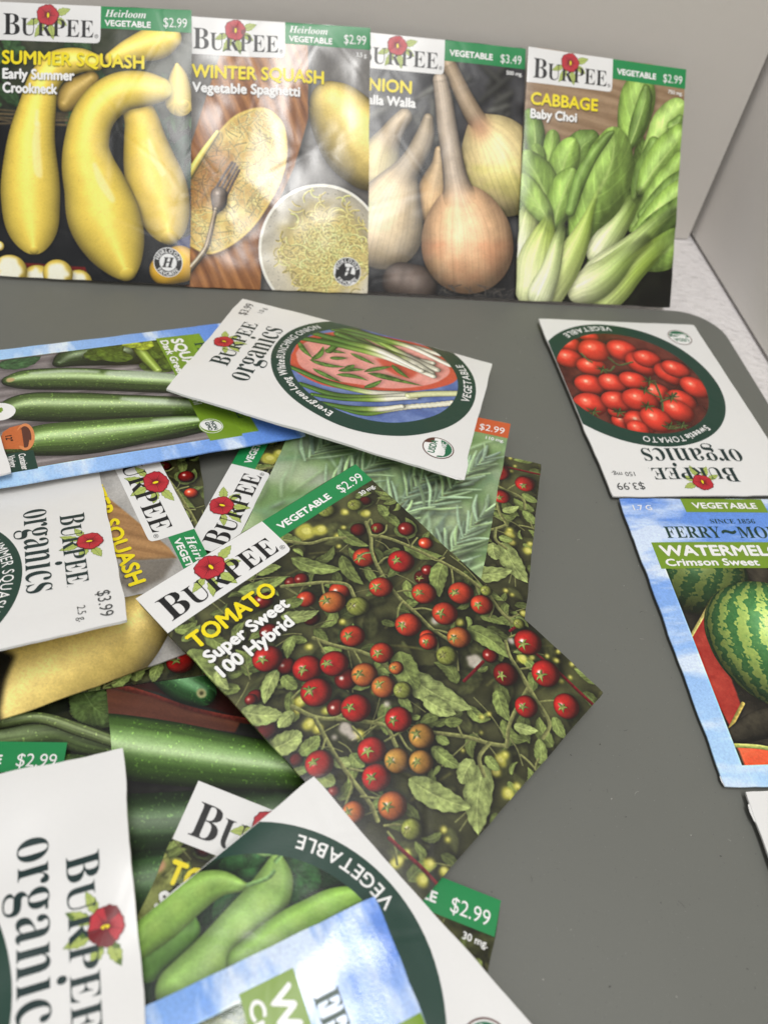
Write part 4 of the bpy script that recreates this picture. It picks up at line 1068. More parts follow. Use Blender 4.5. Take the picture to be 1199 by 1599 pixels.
def watermelon_picture():
    A0 = sky_canvas(2)
    A = new_canvas((.12, .11, .09), scale=8, seed=4, c2=(.25, .23, .19))
    def mel(cx, cy, rx, seed, dk=1.0, period=3.3, tilt=.15):
        def tex(b, t, s, X, Y, q):
            u = (X - cx) * math.cos(tilt) + (Y - cy) * math.sin(tilt); v = -(X - cx) * math.sin(tilt) + (Y - cy) * math.cos(tilt)
            w = np.sqrt(np.clip(1 - (v / (rx * 1.12)) ** 2, .04, 1))
            lon = np.arcsin(np.clip(u / (rx * w), -1, 1)) * period + .12 * (fbm(X / 3, Y / 3, seed) - .5) * 4
            st = .5 + .5 * np.cos(lon * 2 * np.pi / 1.0 + 2.2)
            n = fbm(X / 1.1, Y / 1.1, seed + 4, 3)
            m = np.clip((st + (n - .5) * 1.6 - .46) * 6, 0, 1)
            c = lerp((.22, .45, .24), (.35, .57, .31), fbm(X / 1.6, Y / 1.6, seed + 8)[..., None])
            c = lerp(c, (.72, .80, .40), m[..., None] * (.68 + .27 * n)[..., None])
            return c * dk
        body(A, [(cx, cy - 1, rx * 1.02), (cx, cy + 1, rx * 1.02)], (.1, .3, .1), 8, tex, amb=.45, dif=.62, spec=.28, gloss=18, rim=.45, shadow=.6, L=np.array((.15, -.45, .87)))
    mel(17, 33, 20, 3, .62, 2.2, .5)
    mel(58, 26, 14, 5, .5, 2.2, .2)
    def wedge(pts, rind):
        def tex(c, X, Y):
            n = fbm(X / 3, Y / 3, 9)[..., None]
            return lerp((.55, .14, .12), (.72, .28, .22), n)
        poly(A, pts, (.8, .2, .15), smooth=False, tex=tex)
        stroke(A, rind, .55, (.86, .80, .48), n=40)
    wedge([(20.4, 46.8), (15.5, 63.7), (14.6, 88.6), (8.5, 95.5), (7.2, 87.5), (7.1, 62.5)], [(20.4, 47.5), (14.0, 54.8), (7.0, 62.8)])
    stroke(A, [(15.5, 87.6), (11.9, 91.6), (8.2, 95.8)], .6, (.80, .70, .36), n=20)
    body(A, [(9.5, 98.0, 2.86), (17.3, 95.2, 4.36), (25.4, 93.4, 4.90)], (.20, .185, .15), 20, skin(.25, 2, 3), spec=0)
    x, y, r = [(37.1, 66.2, 24.40)][0]
    mel(x, y, r, 11, 1.0, 2.7, .16)
    def fl(c, X, Y): return lerp((.86, .30, .18), (.92, .46, .30), fbm(X / 4, Y / 2, 5)[..., None])
    b0 = [(8.2, 101.2), (8.4, 108.0), (21.6, 107.7), (40.7, 107.6), (42.3, 104.4), (18.8, 103.2)]
    poly(A, b0, (.8, .3, .2), smooth=False, tex=fl)
    stroke(A, [(7.9, 101.3), (14.6, 101.9), (21.2, 103.0), (37.7, 103.8)], .7, (.80, .82, .45), n=40)
    inner = np.zeros((CH, CW), np.float32)
    inner[int(34 * S):int(107.6 * S), int(7.6 * S):int(75.4 * S)] = 1
    A = lerp(A0, A, inner[..., None])
    return np.clip(A, 0, 1)

def bunching_picture():
    A = new_canvas((.33, .41, .63), scale=6, seed=3, c2=(.43, .51, .71))
    x, y, r = 55.0, 60.0, 33.0
    def E(pts, c, **k): body(A, pts, c, 30, None, **k)
    pl = [(62.5, 64.6)][0]
    poly(A, [(44.3, 34.4), (35.0, 38.1), (30.3, 49.5), (32.3, 64.4), (37.8, 78.5), (47.1, 91.5), (56.7, 99.8), (64.4, 101.4), (72.6, 97.8), (79.9, 88.8), (81.8, 74.5), (76.9, 51.0), (60.1, 35.3)], (.76, .33, .24))
    poly(A, [(46.6, 35.8), (37.8, 40.8), (35.4, 51.5), (37.4, 65.2), (40.1, 78.0), (48.5, 89.1), (57.1, 95.4), (66.5, 97.3), (74.4, 89.8), (76.8, 74.1), (71.3, 52.5), (58.1, 37.4)], (.87, .50, .45), tex=lambda c, X, Y: lerp((.82, .52, .48), (.90, .66, .62), fbm(X / 6, Y / 6, 4)[..., None]))
    poly(A, [(58.9, 66.2), (51.5, 73.9), (50.7, 82.8), (58.6, 84.8), (61.9, 77.4)], (.76, .34, .26), .8)
    gw = lambda seed: (lambda b, t, s, X, Y, q: lerp(lerp((.30, .45, .18), (.62, .72, .30), np.clip((t - .3) * 3, 0, 1)[..., None]), (.93, .92, .84), np.clip((t - .52) * 6, 0, 1)[..., None]) * (.84 + .3 * fbm(s * 4 + seed, t * 2, seed))[..., None])
    kw = dict(amb=.5, dif=.6, spec=.15, rim=.25, shadow=.4)
    r_ = np.random.RandomState(8)
    for p0, p1 in [((56.3, 34.2), (46.4, 43.2)), ((44.8, 43.0), (57.4, 44.3)), ((44.4, 42.4), (46.7, 56.9)), ((39.0, 45.5), (35.8, 58.5)), ((42.9, 55.1), (48.0, 64.6)), ((40.1, 55.2), (41.4, 67.7)), ((46.8, 64.9), (56.0, 74.3)), ((46.2, 66.5), (48.1, 80.5)), ((45.7, 68.1), (48.5, 89.1)), ((55.2, 45.7), (56.8, 54.1)), ((49.8, 49.5), (53.3, 55.8)), ((57.9, 56.1), (53.8, 67.5)), ((57.3, 74.0), (50.7, 82.8)), ((36.0, 67.7), (44.1, 72.8)), ((45.5, 57.3), (49.6, 59.8))]:
        leaf(A, p0, p1, 1.3, (.33, .45, .20), r_.uniform(-.1, .1), serr=0, seed=3, veins=2)
    for p in [[(54.6, 47.4, 1.56), (74.8, 53.0, 1.66), (70.4, 70.9, 1.42), (66.6, 89.1, 1.39)], [(62.7, 42.8, 1.81), (72.0, 53.8, 2.05), (65.7, 70.5, 1.80), (68.3, 89.5, 1.40)], [(79.3, 46.4, 2.11), (78.5, 56.7, 2.30), (67.9, 77.5, 2.40), (63.7, 91.9, 1.96)], [(74.6, 43.9, 1.67), (75.8, 63.5, 2.07), (77.6, 78.5, 2.07), (77.2, 90.8, 1.64)], [(71.5, 47.1, 2.26), (68.1, 60.9, 2.42), (64.7, 79.8, 2.57), (60.1, 90.4, 1.75)], [(59.7, 34.7, 1.99), (62.3, 50.4, 2.39), (62.3, 69.8, 2.37), (57.9, 91.5, 1.73)], [(78.1, 41.3, 2.11), (78.6, 59.8, 1.88), (76.8, 77.1, 2.06), (70.5, 96.6, 1.60)], [(66.6, 35.6, 2.04), (66.4, 52.3, 2.22), (66.2, 65.9, 2.40), (59.3, 86.1, 1.74)], [(35.5, 36.6, 1.29), (33.1, 52.2, 1.81), (33.9, 71.0, 1.97), (39.6, 85.9, 1.81)], [(26.2, 44.5, 1.42), (26.1, 61.2, 2.10), (33.0, 76.9, 2.13), (40.0, 86.6, 1.63)], [(21.8, 50.7, 1.22), (24.9, 63.7, 1.39), (31.9, 77.1, 1.59), (38.9, 88.2, 1.08)]]:
        c2 = p[-1][0] if False else None
        body(A, p, (.3, .45, .2), 60, gw(int(r_.randint(99))) if r_.rand() < 2 else None, **kw)
    for p in [[(38.7, 85.4, 1.81), (44.1, 92.1, 1.83), (51.6, 104.4, 1.87)], [(18.0, 60.1, 1.02), (19.4, 72.0, 1.53), (27.1, 81.1, 1.56), (43.7, 102.9, 1.82)], [(18.0, 55.3, 1.20), (20.1, 66.4, 1.54), (24.6, 76.2, 1.55), (30.6, 84.4, 1.23)]]:
        body(A, p, (.85, .86, .66), 40, gw(5) if len(p) == 4 else None, **kw)
    return np.clip(A, 0, 1)

def sweetie_picture():
    A = new_canvas((.26, .10, .08), scale=9, seed=3, c2=(.42, .20, .16))
    r_ = np.random.RandomState(2)
    k = 1
    for (x, y, r) in [(60.8, 100.9, 5.63), (72.1, 93.6, 6.38), (75.8, 83.5, 7.50), (61.9, 45.9, 6.01), (64.2, 41.2, 5.52), (64.7, 47.7, 4.83), (41.9, 59.9, 7.63), (32.3, 55.2, 7.58), (66.8, 77.5, 7.43), (61.4, 89.6, 8.62), (47.1, 89.8, 8.71), (40.6, 80.8, 8.99), (37.0, 84.2, 7.29), (29.1, 73.7, 8.45), (25.5, 77.1, 7.21), (21.0, 64.6, 7.85), (71.5, 65.0, 7.73), (60.6, 65.9, 7.48), (49.8, 67.8, 7.32), (75.6, 52.2, 8.06), (62.6, 54.0, 7.37), (51.7, 54.7, 8.69), (36.6, 48.3, 8.22), (57.0, 40.4, 7.90), (48.7, 42.4, 8.00), (59.1, 36.7, 5.47)]:
        def tex(b, t, s, X, Y, q, x=x, y=y, r=r, k=k):
            return b * (.9 + .2 * fbm(X / 4, Y / 4, k))[..., None]
        ex, ey = r_.uniform(-.2, .2), r_.uniform(-.2, .2)
        body(A, [(x - r * ex * .5, y - r * ey * .5, r * .90), (x + r * ex * .5, y + r * ey * .5, r * .90)], (.88, .245, .175), 10, tex, amb=.46, dif=.62, spec=0, rim=.22, shadow=.38, L=np.array((.2, .45, .85)))
        blob(A, x + .15 * r, y + .3 * r, r * .30, (.96, .52, .42), .7, .7)
        blob(A, x + .18 * r, y + .34 * r, r * .10, (1, .86, .74), .3, .8)
        k += 1
    for pts in [[(39.9, 67.1), (41.3, 56.0), (43.7, 48.1)], [(47.0, 61.8), (43.4, 57.9), (41.7, 56.9)], [(42.1, 54.0), (35.8, 57.1), (32.4, 60.2)], [(56.4, 84.4), (53.1, 79.2), (45.5, 81.6)], [(68.9, 87.1), (67.3, 82.8), (65.7, 80.8)], [(62.3, 75.6), (59.0, 74.7), (55.7, 78.0)], [(47.4, 38.7), (43.9, 36.9), (36.2, 38.9)]]:
        stroke(A, pts, .55, (.36, .40, .24), n=24)
    for (x, y, r) in [(42.4, 68.0, 3.92), (47.0, 61.8, 3.41), (35.8, 57.1, 4.24), (49.7, 50.9, 3.71), (75.7, 47.5, 3.83), (64.2, 47.2, 3.38), (62.3, 75.6, 3.50), (43.9, 38.7, 3.19), (38.1, 39.3, 2.89)]:
        for q in range(6):
            th = q * 1.05 + r_.uniform(-.2, .2)
            body(A, [(x, y, .5), (x + r * .6 * math.cos(th), y + r * .6 * math.sin(th), .42), (x + r * math.cos(th), y + r * math.sin(th), .1)], (.30, .34, .18), 10, None, spec=0, shadow=.3)
    return np.clip(A, 0, 1)

def rosemary_picture():
    A = new_canvas((.42, .54, .33), scale=14, seed=5, c2=(.66, .74, .55))
    A = lerp(A, (.70, .72, .68), np.clip(fbm(XX / 18, YY / 18, 31) * 3 - 1.6, 0, 1)[..., None] * .8)
    r_ = np.random.RandomState(6)
    def needle(x0, y0, x1, y1, w, c, sh=.3):
        x1, y1 = x1 + (x1 - x0) * .3, y1 + (y1 - y0) * .3
        mx, my = (x0 + x1) / 2 + (y1 - y0) * r_.uniform(-.09, .09), (y0 + y1) / 2 - (x1 - x0) * r_.uniform(-.09, .09)
        def tex(b, t, s, X, Y, q):
            b = b * (.88 + .2 * fbm(X, Y, 4))[..., None]
            b = lerp(b, (.86, .91, .86), np.clip((np.abs(s) - .5) * 3, 0, 1)[..., None] * .6)
            return lerp(b, b * .80, np.exp(-(s / .14) ** 2)[..., None] * .6)
        body(A, [(x0, y0, w * .6), (mx, my, w), (x1, y1, w * .55)], c, 24, tex, amb=.6, dif=.5, spec=.05, rim=.2, shadow=sh)
    for i in range(60):
        x, y = r_.uniform(0, 83), r_.uniform(8, 114); an = r_.uniform(0, 6.28); L = r_.uniform(10, 22); g = r_.uniform(.8, 1.2)
        needle(x, y, x + L * math.cos(an), y + L * math.sin(an), .9, np.array((.44, .60, .42)) * g, 0)
    A[:] = blur(A, 1.1)
    g = lambda: np.array((.66, .78, .54)) * r_.uniform(.72, 1.2) + np.array((0, 0, r_.uniform(0, .10)))
    for p0, p1 in [((27.2, 42.9), (38.7, 50.1)), ((35.9, 38.4), (40.5, 42.9)), ((37.8, 43.7), (40.0, 55.3)), ((41.9, 44.1), (41.7, 50.7)), ((48.3, 52.6), (56.4, 36.1)), ((48.1, 46.2), (53.0, 39.7)), ((42.4, 58.5), (52.8, 49.6)), ((53.8, 60.2), (69.1, 56.2)), ((51.6, 62.5), (57.1, 51.4)), ((54.7, 56.1), (66.5, 44.4)), ((43.6, 56.5), (45.4, 49.6)), ((36.3, 37.4), (32.6, 43.7)), ((62.3, 67.3), (64.4, 60.7)), ((64.7, 73.7), (65.2, 61.9)), ((63.5, 73.4), (71.6, 61.4)), ((56.3, 47.7), (63.0, 34.0)), ((52.5, 59.1), (57.8, 40.6)), ((58.1, 64.9), (63.1, 71.4)), ((56.0, 67.8), (63.4, 67.3)), ((64.7, 73.7), (73.6, 70.2)), ((43.3, 40.2), (54.1, 58.6)), ((50.9, 54.2), (62.0, 50.7)), ((62.1, 35.9), (66.8, 29.3)), ((23.9, 45.7), (26.8, 41.4)), ((26.4, 48.3), (24.0, 41.4)), ((69.0, 49.2), (71.4, 60.0)), ((45.4, 54.4), (40.9, 59.0)), ((51.0, 49.4), (45.8, 41.1)), ((55.2, 44.8), (50.4, 38.0)), ((58.9, 49.3), (67.5, 40.1)), ((53.8, 62.5), (47.9, 60.6)), ((56.6, 65.4), (62.0, 53.8)), ((66.0, 75.4), (71.9, 72.8)), ((57.8, 55.1), (60.3, 67.9))]:
        needle(*p0, *p1, r_.uniform(.5, .72), g(), .4)
    for p0, p1 in [((62.3, 71.8), (67.1, 64.3)), ((64.2, 72.7), (67.0, 57.3)), ((65.3, 73.0), (75.8, 59.2)), ((67.6, 73.1), (80.9, 59.2)), ((66.5, 73.4), (81.8, 68.6)), ((65.9, 75.8), (72.0, 73.5)), ((71.8, 78.2), (77.4, 76.4)), ((76.5, 80.9), (77.3, 75.8)), ((76.5, 80.9), (84.0, 73.0)), ((79.6, 83.4), (81.7, 82.8)), ((72.0, 76.7), (73.5, 72.6)), ((63.5, 72.1), (60.3, 67.1))] + [((8.1, 62.6), (5.3, 43.9)), ((10.3, 63.3), (16.6, 50.9)), ((7.5, 67.1), (6.0, 56.0)), ((14.9, 37.5), (21.1, 44.9)), ((0.4, 72.3), (0.0, 62.4)), ((5.6, 73.3), (8.3, 69.6)), ((78.6, 10.5), (67.4, 22.1)), ((25.6, 46.4), (28.1, 36.3)), ((59.8, 79.2), (60.0, 61.0))]:
        needle(*p0, *p1, r_.uniform(.5, .72), g(), .4)
    A[:] = blur(A, .4)
    # sprigs: needles fanning off a stem
    for (sx, sy, ex, ey) in ((22, 60, 46, 22), (44, 70, 60, 26), (58, 58, 76, 22), (66, 84, 80, 50), (10, 46, 24, 12), (30, 96, 52, 60)):
        stroke(A, [(sx, sy), ((sx + ex) / 2 + 1, (sy + ey) / 2), (ex, ey)], .5, (.66, .70, .50), n=30)
        for q in range(30):
            t = q / 30; px, py = sx + (ex - sx) * t, sy + (ey - sy) * t
            an = math.atan2(ey - sy, ex - sx) + (1 if q % 2 else -1) * r_.uniform(.45, .95) * (1 - .5 * t); L = r_.uniform(9, 15) * (1 - .4 * t)
            needle(px, py, px + L * math.cos(an), py + L * math.sin(an), r_.uniform(.6, .85), g(), .45)
    A[:] = blur(A, .2)
    return np.clip(A, 0, 1)

def pea_picture():
    A = new_canvas((.06, .15, .09), scale=7, seed=3, c2=(.13, .24, .13))
    r_ = np.random.RandomState(12)
    kw = dict(amb=.74, dif=.28, spec=.10, gloss=10, rim=.22, shadow=.6, L=np.array((.3, .5, .81)))
    for p0, p1, w in [(a, b, 6) for a, b in [((74.6, 94.5), (80.2, 90.5)), ((72.3, 94.8), (60.8, 93.6)), ((73.0, 96.4), (62.0, 96.9)), ((75.3, 82.7), (77.2, 90.3)), ((68.4, 89.5), (69.1, 74.1))]]:
        leaf(A, p0, p1, w, (.17, .33, .17), seed=4, serr=.05)
    tx = lambda seed: (lambda b, t, s, X, Y, q: b * (.82 + .34 * fbm(X / 7, Y / 7, seed))[..., None] * (1 + .10 * np.exp(-((np.abs(s) - .5) / .2) ** 2))[..., None])
    def peas(pts, n, seed):
        P = spline(pts, 40)
        for k in range(n):
            x, y, r = P[int((k + 1) / (n + 1) * 39)]
            f = field([(x, y, r * .62)], 2)
            if f: put(A, f[0], blur(np.clip(1 - f[1], 0, 1) * .28, .8), np.array((.80, .90, .45), np.float32))
    b1 = fat([(78.7, 58.8, 3.58), (78.9, 66.1, 4.57), (79.1, 73.7, 4.42), (77.1, 80.1, 2.95), (72.3, 84.4, 0.94)], 1.02)
    body(A, [(73.9, 59.1, 4.23), (73.7, 63.4, 5.02), (73.0, 68.5, 2.93), (74.4, 71.3, 0.75)], (.32, .48, .19), 30, tx(2), **kw)
    body(A, b1, (.50, .645, .30), 50, tx(3), **kw); peas(b1, 4, 1)
    b2 = fat([(72.3, 93.5, 1.78), (68.9, 90.1, 4.10), (66.7, 84.6, 5.20), (65.5, 78.1, 5.63), (64.5, 69.7, 5.70), (65.1, 61.0, 4.82)], 1.06)
    body(A, b2, (.50, .64, .32), 60, tx(4), **kw); peas(b2, 4, 2)
    b3 = [(52.5, 106.0, 1.12), (56.2, 98.3, 3.14), (57.9, 91.2, 3.83), (59.3, 84.1, 4.10), (60.5, 74.2, 3.60)]
    body(A, b3, (.49, .65, .27), 60, tx(5), **kw); peas(b3, 4, 3)
    for pts in [[(75.1, 97.1), (72.9, 95.3), (72.4, 93.3)], [(80.7, 89.9), (75.6, 92.1), (73.5, 95.8)], [(72.1, 96.2), (74.1, 98.2), (75.2, 98.8)], [(72.4, 85.0), (70.7, 89.3), (70.9, 91.5)]]:
        stroke(A, pts, .5, (.52, .68, .40), n=20)
    return np.clip(A, 0, 1)

def big_zucchini_picture():
    A = new_canvas((.10, .10, .095), scale=9, seed=3, c2=(.20, .20, .185))
    kw = dict(amb=.36, dif=.72, spec=.34, gloss=12, rim=.35, shadow=.6, L=np.array((-.05, -.35, .93)))
    wood(A, np.clip((30 - YY) / 3, 0, 1), (.20, .10, .075), (.30, .16, .12), ang=.1, sx=30, sy=2)
    bowl = [(0.7, 25.4), (12.1, 28.8), (27.3, 35.0), (38.3, 40.1), (45.6, 42.0), (54.5, 37.6), (60.1, 29.7), (57.4, 20.6), (0.6, 12.7)]
    poly(A, bowl, (.17, .055, .05))
    stroke(A, [(1.4, 26.1), (12.0, 30.4), (24.0, 35.9), (38.2, 40.4), (46.5, 41.8)], .9, (.40, .16, .13), n=50)
    wood(A, polymask([(-0.6, 26.9), (12.0, 30.8), (24.0, 36.5), (37.7, 41.0), (35.8, 43.7), (-1.1, 36.2)], .3), (.30, .16, .12), (.38, .22, .16), ang=.3, sx=20, sy=2)
    body(A, [(17.4, 22.6, 5.71), (22.6, 27.3, 6.29), (26.7, 30.1, 4.98), (27.8, 31.0, 4.02)], (.15, .32, .15), 30, zuke_tex(6), **kw)
    blob(A, *[(27.3, 31.2, 1.37)][0], (.62, .62, .44), .3); blob(A, *[(27.3, 31.2, 0.56)][0], (.30, .30, .2), .15)
    def light(b, t, s, X, Y, q):
        b = zuke_tex(3, .8)(b, t, s, X, Y, q)
        return lerp(b, (.58, .66, .48), np.exp(-((s + .02) / .17) ** 2)[..., None] * .5)
    body(A, [(-5.8, 61.6, 7.34), (4.7, 64.8, 8.03), (26.5, 66.9, 8.60), (52.9, 68.9, 8.92), (72.6, 70.0, 8.08)], (.13, .21, .10), 60, zuke_tex(9), **kw)
    body(A, [(-5.5, 41.8, 8.00), (1.1, 43.5, 8.60), (16.7, 47.4, 8.68), (36.2, 52.1, 7.45), (55.3, 56.4, 6.05), (74.7, 60.9, 4.61)], (.235, .355, .13), 80, light, **kw)
    body(A, [(-6.0, 78.6, 6.79), (10.7, 78.5, 7.63), (32.0, 80.3, 7.86)], (.14, .24, .11), 40, zuke_tex(12), **kw)
    body(A, [(-10.7, 91.5, 5.75), (9.3, 91.9, 7.74), (37.2, 93.3, 8.09)], (.16, .28, .12), 40, zuke_tex(15), **kw)
    return np.clip(A, 0, 1)

def cucumber_picture():
    A = new_canvas((.07, .085, .06), scale=7, seed=9, c2=(.17, .20, .12))
    kw = dict(amb=.42, dif=.68, spec=.22, gloss=10, rim=.35, shadow=.6)
    for p0, p1 in [((61.0, 18.7), (67.8, 29.2)), ((61.6, 21.3), (66.5, 26.7))]: leaf(A, p0, p1, 6, (.27, .34, .18), seed=3)
    body(A, [(35.8, 32.0, 4.30), (45.4, 31.3, 5.09), (53.7, 31.2, 4.41), (61.3, 34.2, 4.41), (67.5, 36.3, 3.68)], (.30, .37, .20), 50, zuke_tex(4), **kw)
    body(A, [(38.5, 26.8, 2.21), (48.8, 26.4, 1.79), (59.3, 30.9, 1.93), (67.6, 34.8, 1.78)], (.40, .46, .28), 40, zuke_tex(7), **kw)
    body(A, [(52.2, 40.3, 3.55), (61.0, 42.6, 4.27), (72.8, 44.4, 4.30)], (.24, .32, .16), 40, zuke_tex(5), **kw)
    return np.clip(A, 0, 1)

def pale_squash_picture():
    A = new_canvas((.60, .59, .575), scale=10, seed=9, c2=(.70, .69, .675))
    bd = [(20.5, 22.8), (26.5, 14.4), (49.8, 10.1), (54.0, 9.4), (45.4, 25.5), (50.4, 32.9)]
    m = polymask([(20.3, 21.8), (47.5, 10.2), (52.0, 9.4), (48.4, 20.8), (44.2, 28.4), (40.4, 37.6), (14.1, 37.8)])
    wood(A, m, (.52, .38, .24), (.68, .52, .34), ang=2.2, sx=24, sy=1.5)
    dk = polymask([(46.4, 25.0), (51.8, 9.4), (57.4, 15.9), (59.0, 26.3), (54.1, 28.6)], .6); A += (np.array((.36, .33, .29)) - A) * (dk * .7)[..., None]
    body(A, [(68.2, 26.6, 8.63), (71.2, 37.0, 12.86), (73.9, 51.3, 16.67), (78.9, 66.9, 17.88)], (.84, .74, .42), 70, skin(.09, 4, 3, (3, 2, .06)), amb=.48, dif=.60, spec=.14, gloss=10, rim=.25, L=np.array((-.25, .35, .9)))
    k = polymask([(50.2, 77.6), (65.4, 63.2), (72.0, 67.7), (80.2, 71.3), (89.1, 72.3), (81.0, 90.9)], .8)
    A += (np.array((.05, .045, .04)) - A) * k[..., None]
    return np.clip(A, 0, 1)

def other_tomato_picture(A):
    """the second tomato variety: paler vine with a bloom at the left"""
    B = A[:, ::-1].copy()
    for p0, p1 in [((-0.8, 26.1), (3.7, 18.7)), ((-0.2, 20.1), (-2.4, 28.2)), ((0.1, 29.7), (5.2, 31.1))]: leaf(B, p0, p1, 3.5, (.50, .52, .28), seed=3)
    blob(B, *[(-0.3, 21.8, 1.59)][0], (.72, .55, .42), .5)
    blob(B, *[(0.9, 29.4, 3.06)][0], (.55, .58, .34), 1.2, .8)
    return B
# ------------------------------------------------------------------ the setting: grey board, foam floor, box walls
def simple_mesh(name, V, F, mat, parent=None, smooth=False):
    me = bpy.data.meshes.new(name); me.from_pydata([tuple(map(float, v)) for v in V], [], F); me.update()
    me.materials.append(mat)
    if smooth: me.polygons.foreach_set('use_smooth', np.ones(len(me.polygons), bool))
    o = bpy.data.objects.new(name, me); col.objects.link(o)
    if parent: o.parent = parent
    return o

def noise_mat(name, srgb, rough, scale, var, bump=0.0, bscale=200, bdist=.0003, spec=.5, spots=None, speck=None):
    m = bpy.data.materials.new(name); nt, p = nodes_of(m)
    tc = nt.nodes.new('ShaderNodeTexCoord')
    n = nt.nodes.new('ShaderNodeTexNoise'); n.inputs['Scale'].default_value = scale; n.inputs['Detail'].default_value = 6
    nt.links.new(tc.outputs['Object'], n.inputs['Vector'])
    mr = nt.nodes.new('ShaderNodeMapRange'); mr.inputs[3].default_value = 1 - var; mr.inputs[4].default_value = 1 + var
    nt.links.new(n.outputs['Fac'], mr.inputs[0])
    vm = nt.nodes.new('ShaderNodeVectorMath'); vm.operation = 'SCALE'; vm.inputs[0].default_value = s2l(srgb)
    nt.links.new(mr.outputs[0], vm.inputs['Scale'])
    colr = vm.outputs[0]
    if speck:
        for sc_, th, cc in speck:
            vo = nt.nodes.new('ShaderNodeTexNoise'); vo.inputs['Scale'].default_value = sc_; vo.inputs['Detail'].default_value = 1
            nt.links.new(tc.outputs['Object'], vo.inputs['Vector'])
            r2 = nt.nodes.new('ShaderNodeMapRange'); r2.inputs[1].default_value = th; r2.inputs[2].default_value = th + .02
            nt.links.new(vo.outputs['Fac'], r2.inputs[0])
            mx = nt.nodes.new('ShaderNodeMix'); mx.data_type = 'RGBA'; mx.inputs['B'].default_value = (*s2l(cc), 1)
            nt.links.new(r2.outputs[0], mx.inputs['Factor']); nt.links.new(colr, mx.inputs['A']); colr = mx.outputs['Result']
    nt.links.new(colr, p.inputs['Base Color'])
    p.inputs['Roughness'].default_value = rough; p.inputs['Specular IOR Level'].default_value = spec
    if bump:
        nb = nt.nodes.new('ShaderNodeTexNoise'); nb.inputs['Scale'].default_value = bscale; nb.inputs['Detail'].default_value = 3
        nt.links.new(tc.outputs['Object'], nb.inputs['Vector'])
        b = nt.nodes.new('ShaderNodeBump'); b.inputs['Strength'].default_value = bump; b.inputs['Distance'].default_value = bdist
        nt.links.new(nb.outputs['Fac'], b.inputs['Height']); nt.links.new(b.outputs[0], p.inputs['Normal'])
    return m

def foam_mat():
    m = noise_mat('sparkly_foam', (.885, .87, .87), .55, 160, .12, 1.0, 300, .0011)
    nt = m.node_tree; p = nt.nodes['Principled BSDF']
    tc = nt.nodes.new('ShaderNodeTexCoord')
    v = nt.nodes.new('ShaderNodeTexVoronoi'); v.inputs['Scale'].default_value = 260
    nt.links.new(tc.outputs['Object'], v.inputs['Vector'])
    # beads: each cell tilts a little; a few catch the light
    r = nt.nodes.new('ShaderNodeMapRange'); r.inputs[1].default_value = .8; r.inputs[2].default_value = .93
    r.inputs[3].default_value = .6; r.inputs[4].default_value = .12
    sep = nt.nodes.new('ShaderNodeSeparateColor'); nt.links.new(v.outputs['Color'], sep.inputs[0])
    nt.links.new(sep.outputs[0], r.inputs[0]); nt.links.new(r.outputs[0], p.inputs['Roughness'])
    b = nt.nodes.new('ShaderNodeBump'); b.inputs['Strength'].default_value = .6; b.inputs['Distance'].default_value = .0008
    nt.links.new(v.outputs['Distance'], b.inputs['Height'])
    old = p.inputs['Normal'].links[0].from_socket
    nt.links.new(old, b.inputs['Normal']); nt.links.new(b.outputs[0], p.inputs['Normal'])
    return m

foam = foam_mat()
board_m = noise_mat('grey_board', (.425, .43, .408), .52, 14, .06, .35, 900, .00008, .4, speck=[(1500, .735, (.36, .36, .35)), (1900, .75, (.52, .52, .51))])
def scuff(m):
    nt = m.node_tree; p = nt.nodes['Principled BSDF']
    tc = nt.nodes.new('ShaderNodeTexCoord')
    n = nt.nodes.new('ShaderNodeTexNoise'); n.inputs['Scale'].default_value = 22; n.inputs['Detail'].default_value = 8; n.inputs['Distortion'].default_value = 1.2
    nt.links.new(tc.outputs['Object'], n.inputs['Vector'])
    r = nt.nodes.new('ShaderNodeMapRange'); r.inputs[1].default_value = .3; r.inputs[2].default_value = .7
    r.inputs[3].default_value = .42; r.inputs[4].default_value = .62
    nt.links.new(n.outputs['Fac'], r.inputs[0]); nt.links.new(r.outputs[0], p.inputs['Roughness'])
scuff(board_m)
wall_m = noise_mat('box_wall', (.83, .812, .785), .7, 7, .045, .5, 260, .0002, .3)
side_m = noise_mat('box_side_wall', (.92, .905, .885), .7, 8, .045, .5, 260, .0002, .3)
dark_m = noise_mat('gap_shade', (.17, .16, .15), .9, 30, .2)  # shade inside the open gaps, put in as a dark colour

yaw = .215
ax = np.array((math.cos(yaw), math.sin(yaw), 0)); ay = np.array((-math.sin(yaw), math.cos(yaw), 0)); az = np.array((0, 0, 1.0))
corner = np.array((.1500, .4535, -.004))

def slab(name, o, a, b, c, mat, n=1):
    """box from corner o along vectors a, b, c"""
    V = [o, o + a, o + a + b, o + b, o + c, o + a + c, o + a + b + c, o + b + c]
    F = [(0, 3, 2, 1), (4, 5, 6, 7), (0, 1, 5, 4), (1, 2, 6, 5), (2, 3, 7, 6), (3, 0, 4, 7)]
    return simple_mesh(name, V, F, mat)

